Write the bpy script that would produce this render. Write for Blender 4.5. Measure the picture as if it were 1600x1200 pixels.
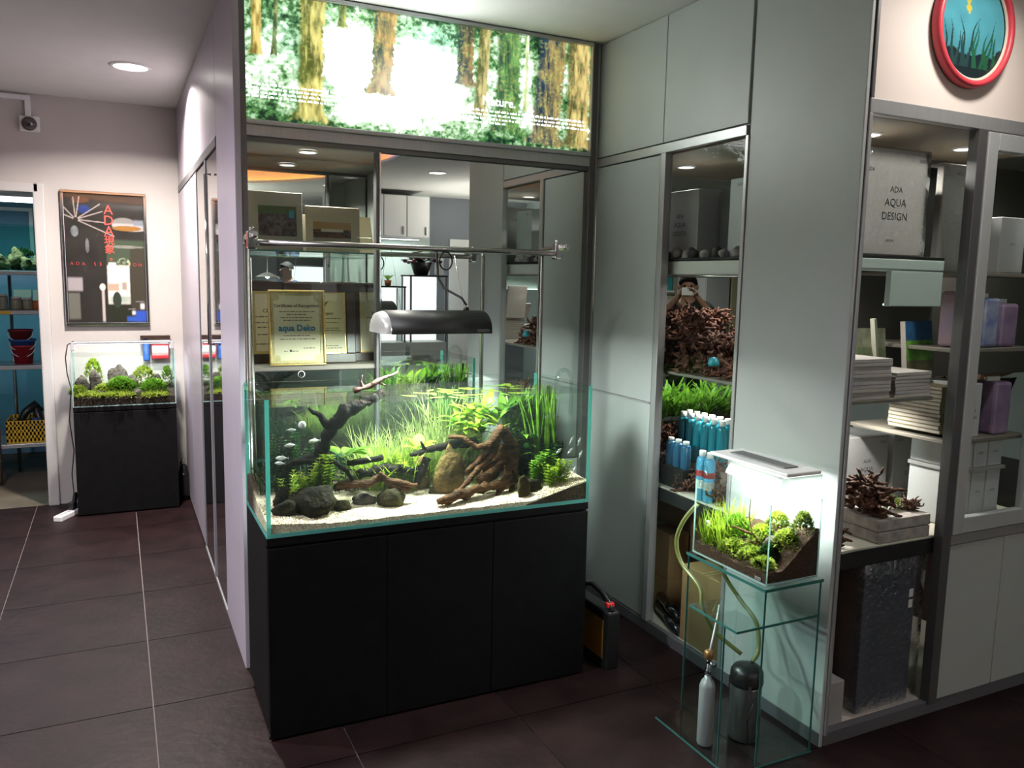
import bpy, bmesh, math, random
import numpy as np
from mathutils import Vector, Matrix, noise as mnoise

for _o in list(bpy.data.objects):
    bpy.data.objects.remove(_o)
SC = bpy.context.scene
C = SC.collection
PI = math.pi

# ------------------------------------------------------------------ camera
CAM = Vector((-0.4054, -2.6051, 1.5386)); YAW, PITCH, ROLL, FPX = 0.45296, 0.12675, 0.02035, 1270.8
_f = Vector((math.sin(YAW)*math.cos(PITCH), math.cos(YAW)*math.cos(PITCH), -math.sin(PITCH)))
_r0 = Vector((math.cos(YAW), -math.sin(YAW), 0)); _u0 = _r0.cross(_f)
_r = math.cos(ROLL)*_r0 + math.sin(ROLL)*_u0; _u = -math.sin(ROLL)*_r0 + math.cos(ROLL)*_u0
cd = bpy.data.cameras.new('camera'); cam = bpy.data.objects.new('camera', cd); C.objects.link(cam)
cd.sensor_fit = 'HORIZONTAL'; cd.sensor_width = 36.0; cd.lens = 36.0*FPX/1600.0; cd.clip_start = 0.02; cd.clip_end = 100
cam.matrix_world = Matrix(((_r.x, _u.x, -_f.x, CAM.x), (_r.y, _u.y, -_f.y, CAM.y), (_r.z, _u.z, -_f.z, CAM.z), (0, 0, 0, 1)))
SC.camera = cam
SC.view_settings.view_transform = 'Standard'; SC.view_settings.look = 'None'
SC.view_settings.gamma = 1.0; SC.view_settings.use_curve_mapping = False
SC.view_settings.exposure = 0.0

# ------------------------------------------------------------------ world and the ceiling lights of the place
W = bpy.data.worlds.new('world'); SC.world = W; W.use_nodes = True
W.node_tree.nodes['Background'].inputs[0].default_value = (0.5, 0.52, 0.55, 1)
W.node_tree.nodes['Background'].inputs[1].default_value = 0.05
CEIL = 2.63
cy = SC.cycles
cy.max_bounces = 9; cy.diffuse_bounces = 3; cy.glossy_bounces = 6; cy.transmission_bounces = 4; cy.transparent_max_bounces = 40
cy.caustics_reflective = False; cy.caustics_refractive = False
cy.sample_clamp_indirect = 4.0

def area_light(name, loc, size, watts, col, direction=(0, 0, -1), shape='DISK', sy=None, spread=PI):
    ld = bpy.data.lights.new(name, 'AREA'); ld.shape = shape; ld.size = size
    if sy: ld.size_y = sy
    ld.energy = watts; ld.color = col; ld.spread = spread
    o = bpy.data.objects.new(name, ld); C.objects.link(o); o.location = loc
    o.rotation_euler = Vector(direction).to_track_quat('-Z', 'Y').to_euler()
    return o
WARM = (1.0, 0.93, 0.84); COOL = (0.93, 0.97, 1.0); LILAC = (0.97, 0.94, 1.0)
# (x, y, watts, colour) of the recessed ceiling downlights
DOWNLIGHTS = [(-0.29, 2.36, 82, (1.0, 0.92, 0.85)), (-1.25, 0.75, 36, (0.97, 0.87, 1.0)), (2.64, -3.95, 12, WARM), (1.97, -4.9, 6, WARM),
              (-1.6, -0.45, 70, (0.95, 0.97, 1.0)), (2.02, -1.12, 7, (1.0, 0.92, 0.85)), (3.9, -4.9, 3, WARM), (0.2, -6.8, 90, COOL), (2.2, -8.6, 80, COOL)]  # downlight by the wall cupboards is added to brighten them

# ------------------------------------------------------------------ helpers
def P(px, py, ax, val):
    """point of the plane axis=val that the photograph shows at pixel px, py"""
    d = (px-800)/FPX*_r - (py-600)/FPX*_u + _f
    return CAM + d*((val-CAM[ax])/d[ax])
ORG = {}
def tag(o, label=None, cat=None, group=None, kind=None):
    if label: o['label'] = label
    if cat: o['category'] = cat
    if group: o['group'] = group
    if kind: o['kind'] = kind
    return o
def E(name, loc, label, cat, group=None):
    o = bpy.data.objects.new(name, None); C.objects.link(o); o.location = loc; o.empty_display_size = 0.05
    ORG[o.name] = Vector(loc)
    return tag(o, label, cat, group)
class MB:
    def __init__(s): s.v = []; s.f = []; s.sm = []
    def add(s, vs, fs, smooth=False):
        b = len(s.v); s.v.extend([tuple(v) for v in vs])
        for f in fs: s.f.append(tuple(b+i for i in f)); s.sm.append(smooth)
        return s
    def box(s, x0, x1, y0, y1, z0, z1, M=None):
        vs = [Vector((x, y, z)) for z in (z0, z1) for y in (y0, y1) for x in (x0, x1)]
        if M is not None: vs = [M @ v for v in vs]
        return s.add(vs, [(0, 2, 3, 1), (4, 5, 7, 6), (0, 1, 5, 4), (2, 6, 7, 3), (0, 4, 6, 2), (1, 3, 7, 5)])
    def rbox(s, x0, x1, y0, y1, z0, z1, b=0.004, M=None):
        """box with chamfered edges"""
        bm = bmesh.new(); bmesh.ops.create_cube(bm, size=1)
        for v in bm.verts:
            v.co = Vector((x0+(x1-x0)*(v.co.x+.5), y0+(y1-y0)*(v.co.y+.5), z0+(z1-z0)*(v.co.z+.5)))
        bmesh.ops.bevel(bm, geom=bm.edges[:], offset=min(b, .45*min(x1-x0, y1-y0, z1-z0)), segments=2, affect='EDGES', profile=.5)
        bm.verts.index_update()
        vs = [v.co.copy() for v in bm.verts]
        if M is not None: vs = [M @ v for v in vs]
        s.add(vs, [[v.index for v in f.verts] for f in bm.faces]); bm.free(); return s
    def tube(s, pts, r, n=8, cap=True, smooth=True, jitter=0.0, rnd=None):
        pts = [Vector(p) for p in pts]; m = len(pts)
        rs = [r]*m if not isinstance(r, (list, tuple)) else list(r)
        rings = []; up = None
        for i, p in enumerate(pts):
            t = (pts[min(i+1, m-1)]-pts[max(i-1, 0)])
            t = t.normalized() if t.length > 1e-9 else Vector((0, 0, 1))
            if up is None:
                up = Vector((0, 0, 1)) if abs(t.z) < .9 else Vector((1, 0, 0))
            a = t.cross(up)
            if a.length < 1e-6: a = t.orthogonal()
            a.normalize(); b = a.cross(t).normalized(); up = b
            ring = []
            for k in range(n):
                q = 2*PI*k/n; rr = rs[i]*(1+(rnd.uniform(-jitter, jitter) if rnd else 0))
                ring.append(p+(a*math.cos(q)+b*math.sin(q))*rr)
            rings.append(ring)
        vs = [v for ring in rings for v in ring]; fs = []
        for i in range(m-1):
            for k in range(n):
                k2 = (k+1) % n; fs.append((i*n+k, i*n+k2, (i+1)*n+k2, (i+1)*n+k))
        if cap: fs.append(tuple(range(n-1, -1, -1))); fs.append(tuple((m-1)*n+k for k in range(n)))
        return s.add(vs, fs, smooth)
    def cyl(s, a, b, r, n=16, r2=None): return s.tube([a, b], [r, r if r2 is None else r2], n)
    def lathe(s, prof, c, n=20, M=None, smooth=True, cap=True):
        c = Vector(c); vs = []; fs = []
        for (r, z) in prof:
            for k in range(n):
                q = 2*PI*k/n; v = Vector((r*math.cos(q), r*math.sin(q), z))
                if M is not None: v = M @ v
                vs.append(c+v)
        for i in range(len(prof)-1):
            for k in range(n):
                k2 = (k+1) % n; fs.append((i*n+k, i*n+k2, (i+1)*n+k2, (i+1)*n+k))
        if cap: fs.append(tuple(range(n-1, -1, -1))); fs.append(tuple((len(prof)-1)*n+k for k in range(n)))
        return s.add(vs, fs, smooth)
    def build(s, name, mat, parent=None, origin=None, bevel=0, recalc=False):
        org = Vector((0, 0, 0))
        if parent is not None: org = ORG.get(parent.name, org)
        elif origin is not None: org = Vector(origin)
        me = bpy.data.meshes.new(name)
        me.from_pydata([(v[0]-org.x, v[1]-org.y, v[2]-org.z) for v in s.v], [], s.f)
        me.polygons.foreach_set('use_smooth', s.sm)
        if recalc:
            bm = bmesh.new(); bm.from_mesh(me); bmesh.ops.recalc_face_normals(bm, faces=bm.faces); bm.to_mesh(me); bm.free()
        me.materials.append(mat); me.update()
        o = bpy.data.objects.new(name, me); C.objects.link(o)
        if parent is not None: o.parent = parent
        else: o.location = org
        ORG[o.name] = org
        if bevel:
            m = o.modifiers.new('bevel', 'BEVEL'); m.width = bevel; m.segments = 2; m.limit_method = 'ANGLE'
        return o
def box(name, mat, x0, x1, y0, y1, z0, z1, parent=None, b=0, kind=None, M=None):
    m = MB()
    (m.rbox(x0, x1, y0, y1, z0, z1, b, M) if b else m.box(x0, x1, y0, y1, z0, z1, M))
    o = m.build(name, mat, parent, origin=None if parent is not None else ((x0+x1)/2, (y0+y1)/2, z0) if M is None else tuple(M @ Vector(((x0+x1)/2, (y0+y1)/2, z0))))
    if kind: o['kind'] = kind
    return o
def copy_tree(o, loc, label=None, parent=None):
    c = o.copy(); C.objects.link(c); c.parent = parent
    if loc is not None: c.location = loc
    if label: c['label'] = label
    for ch in list(o.children): copy_tree(ch, None, None, c)
    return c
_tn = 0
def text(s, size, mat, parent, origin, right, up, name='lettering', align='CENTER', depth=0.0006, sx=1.0, kind=None, bold=0.0):
    """flat lettering laid on a surface: origin = baseline anchor, right / up = unit vectors"""
    cu = bpy.data.curves.new('txt', 'FONT'); cu.body = s; cu.size = size; cu.align_x = align; cu.resolution_u = 2; cu.offset = bold
    t = bpy.data.objects.new('txt', cu); C.objects.link(t)
    dg = bpy.context.evaluated_depsgraph_get(); dg.update()
    me0 = bpy.data.meshes.new_from_object(t.evaluated_get(dg))
    r = Vector(right).normalized(); u = Vector(up).normalized(); n = r.cross(u); o = Vector(origin)
    m = MB(); m.add([o+r*v.co.x*sx+u*v.co.y+n*depth for v in me0.vertices], [tuple(p.vertices) for p in me0.polygons])
    bpy.data.objects.remove(t); bpy.data.curves.remove(cu); bpy.data.meshes.remove(me0)
    ob = m.build(name, mat, parent)
    return ob

# ------------------------------------------------------------------ materials
MT = {}
def nodes(name):
    m = bpy.data.materials.new(name); m.use_nodes = True; MT[name] = m
    nt = m.node_tree; return m, nt, nt.nodes['Principled BSDF']
def sset(b, k, v):
    if k in b.inputs: b.inputs[k].default_value = v
def mat(name, col, rough=.5, metal=0.0, spec=.5, var=0.0, vscale=8.0, col2=None, bump=0.0, bscale=60.0, detail=4.0, stretch=None, trans=0.0, coat=0.0, vdist=None):
    if name in MT: return MT[name]
    m, nt, b = nodes(name)
    c = (*col, 1); b.inputs['Base Color'].default_value = c
    b.inputs['Roughness'].default_value = rough; b.inputs['Metallic'].default_value = metal
    sset(b, 'Specular IOR Level', spec); sset(b, 'Coat Weight', coat); sset(b, 'Transmission Weight', trans)
    if var or bump or col2:
        tc = nt.nodes.new('ShaderNodeTexCoord'); src = tc.outputs['Object']
        if stretch:
            mp = nt.nodes.new('ShaderNodeMapping'); mp.inputs['Scale'].default_value = stretch
            nt.links.new(src, mp.inputs[0]); src = mp.outputs[0]
    if var or col2:
        n = nt.nodes.new('ShaderNodeTexNoise'); n.inputs['Scale'].default_value = vscale; n.inputs['Detail'].default_value = detail
        nt.links.new(src, n.inputs['Vector'])
        rp = nt.nodes.new('ShaderNodeValToRGB'); lo, hi = (0.3, 0.7) if vdist is None else vdist
        a = col2 if col2 else tuple(max(0, x*(1-var)) for x in col); z = col if col2 else tuple(min(1, x*(1+var)) for x in col)
        rp.color_ramp.elements[0].position = lo; rp.color_ramp.elements[1].position = hi
        rp.color_ramp.elements[0].color = (*a, 1); rp.color_ramp.elements[1].color = (*z, 1)
        nt.links.new(n.outputs['Fac'], rp.inputs[0]); nt.links.new(rp.outputs[0], b.inputs['Base Color'])
    if bump:
        n2 = nt.nodes.new('ShaderNodeTexNoise'); n2.inputs['Scale'].default_value = bscale; n2.inputs['Detail'].default_value = 5
        nt.links.new(src, n2.inputs['Vector'])
        bp = nt.nodes.new('ShaderNodeBump'); bp.inputs['Strength'].default_value = bump; bp.inputs['Distance'].default_value = .02
        nt.links.new(n2.outputs['Fac'], bp.inputs['Height']); nt.links.new(bp.outputs[0], b.inputs['Normal'])
    return m
def leafmat(name, col, col2, rough=.45, tl=.45):
    m, nt, b = nodes(name); b.inputs['Roughness'].default_value = rough; sset(b, 'Specular IOR Level', .25)
    gi = nt.nodes.new('ShaderNodeTexCoord'); n = nt.nodes.new('ShaderNodeTexNoise'); n.inputs['Scale'].default_value = 30
    nt.links.new(gi.outputs['Object'], n.inputs['Vector'])
    rp = nt.nodes.new('ShaderNodeValToRGB'); rp.color_ramp.elements[0].position = .35; rp.color_ramp.elements[1].position = .65
    rp.color_ramp.elements[0].color = (*col2, 1); rp.color_ramp.elements[1].color = (*col, 1)
    nt.links.new(n.outputs['Fac'], rp.inputs[0]); nt.links.new(rp.outputs[0], b.inputs['Base Color'])
    t = nt.nodes.new('ShaderNodeBsdfTranslucent'); nt.links.new(rp.outputs[0], t.inputs[0])
    mx = nt.nodes.new('ShaderNodeMixShader'); mx.inputs[0].default_value = tl
    nt.links.new(b.outputs[0], mx.inputs[1]); nt.links.new(t.outputs[0], mx.inputs[2])
    nt.links.new(mx.outputs[0], nt.nodes['Material Output'].inputs[0]); return m
def glassmat(name, tint=(1, 1, 1), ior=1.45, gloss=1.0, grough=0.0, bumpy=0.0, bscale=20, base=0.0):
    """clear pane: what is behind shows through, Fresnel reflection on top"""
    m = bpy.data.materials.new(name); m.use_nodes = True; MT[name] = m; nt = m.node_tree
    nt.nodes.remove(nt.nodes['Principled BSDF']); out = nt.nodes['Material Output']
    t = nt.nodes.new('ShaderNodeBsdfTransparent'); t.inputs[0].default_value = (*tint, 1)
    g = nt.nodes.new('ShaderNodeBsdfGlossy'); g.inputs['Roughness'].default_value = grough
    fr = nt.nodes.new('ShaderNodeFresnel'); fr.inputs[0].default_value = ior
    mu = nt.nodes.new('ShaderNodeMath'); mu.operation = 'MULTIPLY_ADD'; mu.inputs[1].default_value = gloss; mu.inputs[2].default_value = base; mu.use_clamp = True
    ge = nt.nodes.new('ShaderNodeNewGeometry'); ft = nt.nodes.new('ShaderNodeMath'); ft.operation = 'SUBTRACT'; ft.inputs[0].default_value = 1.0; nt.links.new(ge.outputs['Backfacing'], ft.inputs[1])
    m2 = nt.nodes.new('ShaderNodeMath'); m2.operation = 'MULTIPLY'
    nt.links.new(fr.outputs[0], mu.inputs[0]); nt.links.new(mu.outputs[0], m2.inputs[0]); nt.links.new(ft.outputs[0], m2.inputs[1]); mu = m2
    mx = nt.nodes.new('ShaderNodeMixShader'); nt.links.new(mu.outputs[0], mx.inputs[0])
    nt.links.new(t.outputs[0], mx.inputs[1]); nt.links.new(g.outputs[0], mx.inputs[2]); nt.links.new(mx.outputs[0], out.inputs[0])
    if bumpy:
        tc = nt.nodes.new('ShaderNodeTexCoord'); n = nt.nodes.new('ShaderNodeTexNoise'); n.inputs['Scale'].default_value = bscale
        nt.links.new(tc.outputs['Object'], n.inputs['Vector'])
        bp = nt.nodes.new('ShaderNodeBump'); bp.inputs['Strength'].default_value = bumpy; bp.inputs['Distance'].default_value = .01
        nt.links.new(n.outputs['Fac'], bp.inputs['Height'])
        nt.links.new(bp.outputs[0], g.inputs['Normal'])
    return m
def emat(name, col, strength):
    m = bpy.data.materials.new(name); m.use_nodes = True; MT[name] = m; nt = m.node_tree
    nt.nodes.remove(nt.nodes['Principled BSDF'])
    e = nt.nodes.new('ShaderNodeEmission'); e.inputs[0].default_value = (*col, 1); e.inputs[1].default_value = strength
    nt.links.new(e.outputs[0], nt.nodes['Material Output'].inputs[0]); return m
def vcolmat(name, emission=0.0, rough=.4, spec=.4, coat=0.0):
    m, nt, b = nodes(name); a = nt.nodes.new('ShaderNodeVertexColor'); a.layer_name = 'print'
    b.inputs['Roughness'].default_value = rough; sset(b, 'Specular IOR Level', spec); sset(b, 'Coat Weight', coat); sset(b, 'Coat Roughness', .03)
    nt.links.new(a.outputs[0], b.inputs['Base Color'])
    if emission:
        nt.links.new(a.outputs[0], b.inputs['Emission Color']); b.inputs['Emission Strength'].default_value = emission
    return m
def picture(name, rgb, o, right, up, w, h, material, parent):
    """flat printed sheet: rgb[ny,nx,3] linear colours on a fine grid; o = lower left corner"""
    ny, nx = rgb.shape[:2]; o = Vector(o); r = np.array(Vector(right).normalized())*w; u = np.array(Vector(up).normalized())*h
    org = ORG.get(parent.name, Vector((0, 0, 0))) if parent is not None else Vector((0, 0, 0))
    gx, gy = np.meshgrid(np.linspace(0, 1, nx), np.linspace(0, 1, ny))
    co = np.array(o-org)[None, :]+gx.reshape(-1, 1)*r[None, :]+gy.reshape(-1, 1)*u[None, :]
    ii = (np.arange(ny-1)[:, None]*nx+np.arange(nx-1)[None, :]).reshape(-1)
    fs = np.stack([ii, ii+1, ii+nx+1, ii+nx], 1)
    me = bpy.data.meshes.new(name); me.from_pydata(co.tolist(), [], fs.tolist())
    at = me.color_attributes.new('print', 'FLOAT_COLOR', 'POINT')
    c = np.ones((ny*nx, 4), np.float32); c[:, :3] = rgb.reshape(-1, 3); at.data.foreach_set('color', c.reshape(-1))
    me.materials.append(material); ob = bpy.data.objects.new(name, me); C.objects.link(ob)
    if parent is not None: ob.parent = parent
    ORG[ob.name] = org
    return ob
def vnoise(nx, ny, sx, sy, seed, octv=4):
    """value noise in 0..1 on an ny x nx grid"""
    rs = np.random.RandomState(seed); out = np.zeros((ny, nx)); amp = 1; tot = 0
    for k in range(octv):
        gx, gy = int(sx*2**k)+2, int(sy*2**k)+2
        g = rs.rand(gy+1, gx+1); X = np.linspace(0, gx-1.001, nx); Y = np.linspace(0, gy-1.001, ny)
        xi = X.astype(int); yi = Y.astype(int); fx = X-xi; fy = Y-yi; fx = fx*fx*(3-2*fx); fy = fy*fy*(3-2*fy)
        a = g[yi][:, xi]; b = g[yi][:, xi+1]; c = g[yi+1][:, xi]; d = g[yi+1][:, xi+1]
        out += amp*((a*(1-fx)+b*fx)*(1-fy)[:, None]+(c*(1-fx)+d*fx)*fy[:, None]); tot += amp; amp *= .55
    return out/tot

M_panel = mat('grey laminate panel', (.40, .435, .425), .42, var=.04, vscale=3, bump=.02, bscale=200)
M_panel2 = mat('grey laminate panel, lilac', (.44, .395, .46), .32, var=.04, vscale=3)
M_alu = mat('brushed aluminium', (.44, .45, .46), .38, .55, var=.05, vscale=4, stretch=(40, 40, 1))
M_aludk = mat('dark anodised frame', (.13, .13, .135), .4, .5)
M_wall = mat('warm grey wall paint', (.48, .445, .425), .75, var=.03, vscale=5, bump=.03, bscale=250)
M_ceil = mat('ceiling paint', (.70, .70, .68), .8, var=.02)
M_white = mat('white laminate', (.75, .74, .70), .45)
M_white2 = mat('white plastic', (.82, .82, .82), .4)
M_black = mat('black satin stand', (.004, .004, .0045), .55, spec=.15, var=.3, vscale=20)
M_blackp = mat('black plastic', (.012, .012, .013), .35)
M_steel = mat('stainless steel', (.55, .53, .50), .25, 1.0)
M_chrome = mat('chrome', (.8, .8, .8), .1, 1.0)
M_mirror = mat('mirror', (.74, .78, .76), .0, 1.0)
M_glass = glassmat('clear glass', (.97, .99, .98), 1.45, .8)
M_glassw = glassmat('window glass', (.95, .975, .965), 1.45, .45)
M_darkglass = glassmat('dark reflective glass', (.25, .25, .27), 1.6, 1.0, base=.22)
M_water = glassmat('water', (.98, 1.0, .99), 1.33, .95, bumpy=.02, bscale=14)
def edgemat(name, col, tl=.65):
    """polished pane edge: carries light through the glass"""
    m, nt, b = nodes(name); b.inputs['Base Color'].default_value = (*col, 1); b.inputs['Roughness'].default_value = .12; sset(b, 'Specular IOR Level', .7)
    t = nt.nodes.new('ShaderNodeBsdfTranslucent'); t.inputs[0].default_value = (*col, 1); mx = nt.nodes.new('ShaderNodeMixShader'); mx.inputs[0].default_value = tl
    nt.links.new(b.outputs[0], mx.inputs[1]); nt.links.new(t.outputs[0], mx.inputs[2]); nt.links.new(mx.outputs[0], nt.nodes['Material Output'].inputs[0]); return m
M_edge = edgemat('polished glass edge, aqua', (.28, .80, .74))
M_edgew = edgemat('polished glass edge, pale', (.66, .86, .84))
M_edged = edgemat('glass edge, deep green', (.05, .19, .17), .3)
M_lens = emat('downlight lens', (1.0, .97, .92), 9.0)
M_card = mat('cardboard', (.36, .21, .095), .7, var=.08, vscale=6)
M_boxw = mat('pale grey product box', (.55, .56, .58), .5, var=.04)
M_boxg = mat('grey product box', (.30, .30, .31), .5, var=.06)
M_ink = mat('dark print', (.05, .05, .055), .6)
M_paper = mat('cream certificate paper', (.80, .72, .52), .6, var=.03)
M_gold = mat('gold moulding', (.62, .45, .17), .3, .75, var=.15, vscale=60)
M_wood = mat('dark brown frame wood', (.035, .018, .012), .3, var=.3, vscale=30)
M_frost = glassmat('clear acrylic', (.96, .98, .98), 1.49, .9)
M_red = mat('red plastic', (.42, .02, .03), .45)
M_blue = mat('blue plastic', (.03, .10, .35), .45)
M_yellow = mat('yellow plastic', (.75, .45, .03), .5)

# ================================================================== SETTING
def S(o): o['kind'] = 'structure'; return o
M_grout = mat('grout', (.20, .165, .16), .8)
M_tile = mat('brown floor tile', (.021, .0102, .0108), .42, col2=(.009, .0046, .005), vscale=5.5, detail=8, bump=.10, bscale=26, spec=.12)
M_conc = mat('worn concrete', (.11, .085, .06), .8, var=.3, vscale=4, bump=.1)
floor = S(box('floor', M_grout, -2.62, 7, -10, 3.44, -.08, -.003))
PT = .583
tile0 = None
for i in range(-4, 6):
    for j in range(-5, 6):
        x0 = -.34+PT*i; y0 = .40+PT*j; x1 = x0+PT; y1 = y0+PT
        if x1 < -2.4 or y0 > 3.4 or x0 > 2.9: continue
        y1 = min(y1, 3.43)
        if tile0 is None:
            tile0 = box('tile', M_tile, -PT/2+.0022, PT/2-.0022, -PT/2+.0022, PT/2-.0022, -.004, 0)
            tm = tile0.data; bpy.data.objects.remove(tile0); tile0 = True
        t = bpy.data.objects.new('tile', tm); C.objects.link(t); t.parent = floor
        t.location = Vector((x0+PT/2, y0+PT/2, -.0005))-ORG['floor']
        if y0+PT > 3.43:
            t.scale = (1, (3.43-y0)/PT, 1); t.location.y = (y0+3.43)/2-ORG['floor'].y
S(box('floor_rear', M_tile, -2.62, 7, -10, -2.52, -.02, -.0005))
S(box('floor_aisle', M_tile, 2.95, 7, -2.5, 6, -.02, -.0005))
S(box('floor_storeroom', M_conc, -2.6, 0, 3.44, 5.4, -.08, -.002))
# ceiling slab with the oval cove recess over the shop floor
CVX, CVY, CVA, CVB, CVZ = .3, -3.3, 1.75, 2.4, 2.86
NS = 64
def _rect(a):
    dx, dy = math.cos(a), math.sin(a); t = min(((7-CVX) if dx > 0 else (CVX+2.62))/max(1e-6, abs(dx)), ((6-CVY) if dy > 0 else (CVY+10))/max(1e-6, abs(dy))); return (CVX+dx*t, CVY+dy*t)
angs = sorted([2*PI*k/NS for k in range(NS)]+[math.atan2(y-CVY, x-CVX) % (2*PI) for x in (-2.62, 7) for y in (-10, 6)])
m = MB(); na = len(angs); inn = []
for a_ in angs:
    r_ = 1/math.sqrt((math.cos(a_)/CVA)**2+(math.sin(a_)/CVB)**2); inn.append((CVX+r_*math.cos(a_), CVY+r_*math.sin(a_)))
out = [_rect(a_) for a_ in angs]
m.add([(x, y, CEIL) for x, y in inn]+[(x, y, CEIL) for x, y in out], [(k, (k+1) % na, na+(k+1) % na, na+k) for k in range(na)])
m.add([(x, y, CEIL+.06) for x, y in inn]+[(x, y, CEIL+.06) for x, y in out], [(na+k, na+(k+1) % na, (k+1) % na, k) for k in range(na)])
S(m.build('ceiling', M_ceil))
# far wall with the store room doorway
DX0, DX1, DZ = -1.66, -.82, 2.055
m = MB(); m.box(DX1, 0.0, 3.43, 3.53, 0, CEIL); m.box(-2.62, DX0, 3.43, 3.53, 0, CEIL); m.box(DX0, DX1, 3.43, 3.53, DZ, CEIL)
S(m.build('wall_far', M_wall))
m = MB(); m.rbox(DX1-.035, DX1+.03, 3.405, 3.545, 0, DZ+.03, .008); m.rbox(DX0-.03, DX0+.035, 3.405, 3.545, 0, DZ+.03, .008); m.rbox(DX0, DX1, 3.405, 3.545, DZ-.03, DZ+.03, .008)
S(m.build('door_1', mat('pale grey door frame', (.50, .48, .47), .45)))
S(box('wall_left', M_wall, -2.68, -2.62, -10, 3.44, 0, CEIL))
M_bluewall = mat('store room blue wall', (.12, .26, .36), .7, var=.08)
S(box('wall_storeroom_back', M_bluewall, -2.6, 0, 5.3, 5.4, 0, CEIL))
S(box('wall_storeroom_side', M_bluewall, -.12, -.04, 3.54, 5.3, 0, CEIL))
S(box('wall_storeroom_left', M_bluewall, -2.6, -2.5, 3.54, 5.3, 0, CEIL))
M_rear = mat('pale blue-grey rear wall', (.42, .48, .50), .7)
S(box('wall_rear', M_rear, -2.62, 7, -10.08, -10, 0, CEIL))
S(box('wall_right', M_rear, 7, 7.08, -10, 6, 0, CEIL))
M_cream = mat('cream aisle wall', (.42, .41, .34), .7)
S(box('wall_aisle', M_cream, 1.69, 7, 5.9, 6.0, 0, CEIL))
S(box('wall_aisle_side', M_cream, 1.692, 1.74, .83, 5.9, 0, CEIL))

# ---- corridor face of the partition (x = 0)
S(box('wall_corridor_end_panel', M_panel2, 0, .024, .568, 1.145, 0, CEIL, b=.003))
S(box('trim_1', M_aludk, .0245, .045, .572, .60, 0.03, CEIL))
wc = S(box('wall_corridor', M_panel2, .012, .032, 1.147, 3.43, 0, CEIL))
def pan(name, parent, mtl, x0, x1, y0, y1, z0, z1): return box(name, mtl, x0, x1, y0, y1, z0, z1, parent, b=.002)
for (y0, y1) in ((1.15, 1.9), (1.905, 2.65), (2.655, 3.425)): pan('panel', wc, M_panel2, 0, .012, y0, y1, 2.125, CEIL-.005)
pan('panel', wc, M_panel2, 0, .012, 2.14, 2.78, .02, 2.075); pan('panel', wc, M_panel2, 0, .012, 2.785, 3.425, .02, 2.075)
pan('rail', wc, M_aludk, -.004, .012, 1.15, 3.425, 2.08, 2.12)
pan('kick_rail', wc, M_alu, -.002, .012, 1.15, 2.14, 0, .02)
pan('stile', wc, M_alu, -.004, .012, 1.605, 1.635, .02, 2.075)
pan('stile', wc, M_alu, -.002, .012, 2.12, 2.14, .02, 2.075)
gm = mat('tinted cabinet glass', (.055, .05, .055), .03, .0, spec=1.0, coat=1.0)
pan('glass_pane', wc, gm, .002, .010, 1.15, 1.603, .03, 2.07); pan('glass_pane', wc, gm, .002, .010, 1.637, 2.118, .03, 2.07)
h = MB(); h.tube([(-.005, 1.33, 1.98), (-.03, 1.33, 1.98), (-.03, 1.33, 1.22), (-.005, 1.33, 1.22)], .006, 8); h.build('handle', M_chrome, wc)
# dark corner trim on the upright at the niche
# ---- recessed display wall of the niche (y = .78)
BW = .78
wb = S(box('wall_back', M_panel, .025, 1.664, .835, .85, 0, 1.10))
pan('panel', wb, M_panel, .03, 1.664, BW+.012, .834, 0, .68)
pan('rail', wb, M_alu, .025, 1.62, BW-.02, BW+.03, 2.075, 2.118)
pan('rail', wb, M_aludk, .025, 1.62, BW-.012, BW+.03, 2.055, 2.075)
pan('stile', wb, M_alu, .025, .042, BW-.012, BW+.03, .68, 2.055)
pan('stile', wb, M_aludk, 1.612, 1.645, BW-.022, BW+.05, .03, CEIL-.002)
pan('stile', wb, M_alu, 1.646, 1.662, BW-.012, BW+.04, .03, CEIL-.002)
pan('stile', wb, M_aludk, .588, .600, BW-.012, BW+.03, .68, 2.055)
pan('stile', wb, M_chrome, .600, .609, BW-.016, BW+.03, .68, 2.055)
pan('mirror_pane', wb, M_mirror, .609, 1.612, BW+.004, BW+.012, .685, 2.054)
pan('mirror_pane', wb, mat('dim mirror strip', (.5, .53, .52), .02, 1.0), .042, .588, BW+.008, BW+.014, .685, 1.150)
M_dispwood = mat('taupe laminate', (.20, .18, .155), .4)
pan('display_floor', wb, M_dispwood, .042, .812, BW+.014, 1.25, 1.15, 1.168)
pan('display_ceiling', wb, M_dispwood, .042, .812, BW+.02, 1.25, 2.07, 2.085)
pan('display_side', wb, M_dispwood, .046, .060, BW+.03, 1.24, 1.168, 2.07)
pan('display_side', wb, M_panel, .80, .812, BW+.03, 1.24, 1.168, 2.07)
pan('mirror_pane', wb, M_mirror, .06, .80, 1.232, 1.24, 1.168, 2.07)
pan('glass_pane', wb, M_glass, .042, .588, BW+.002, BW+.008, 1.168, 2.055)
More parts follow.
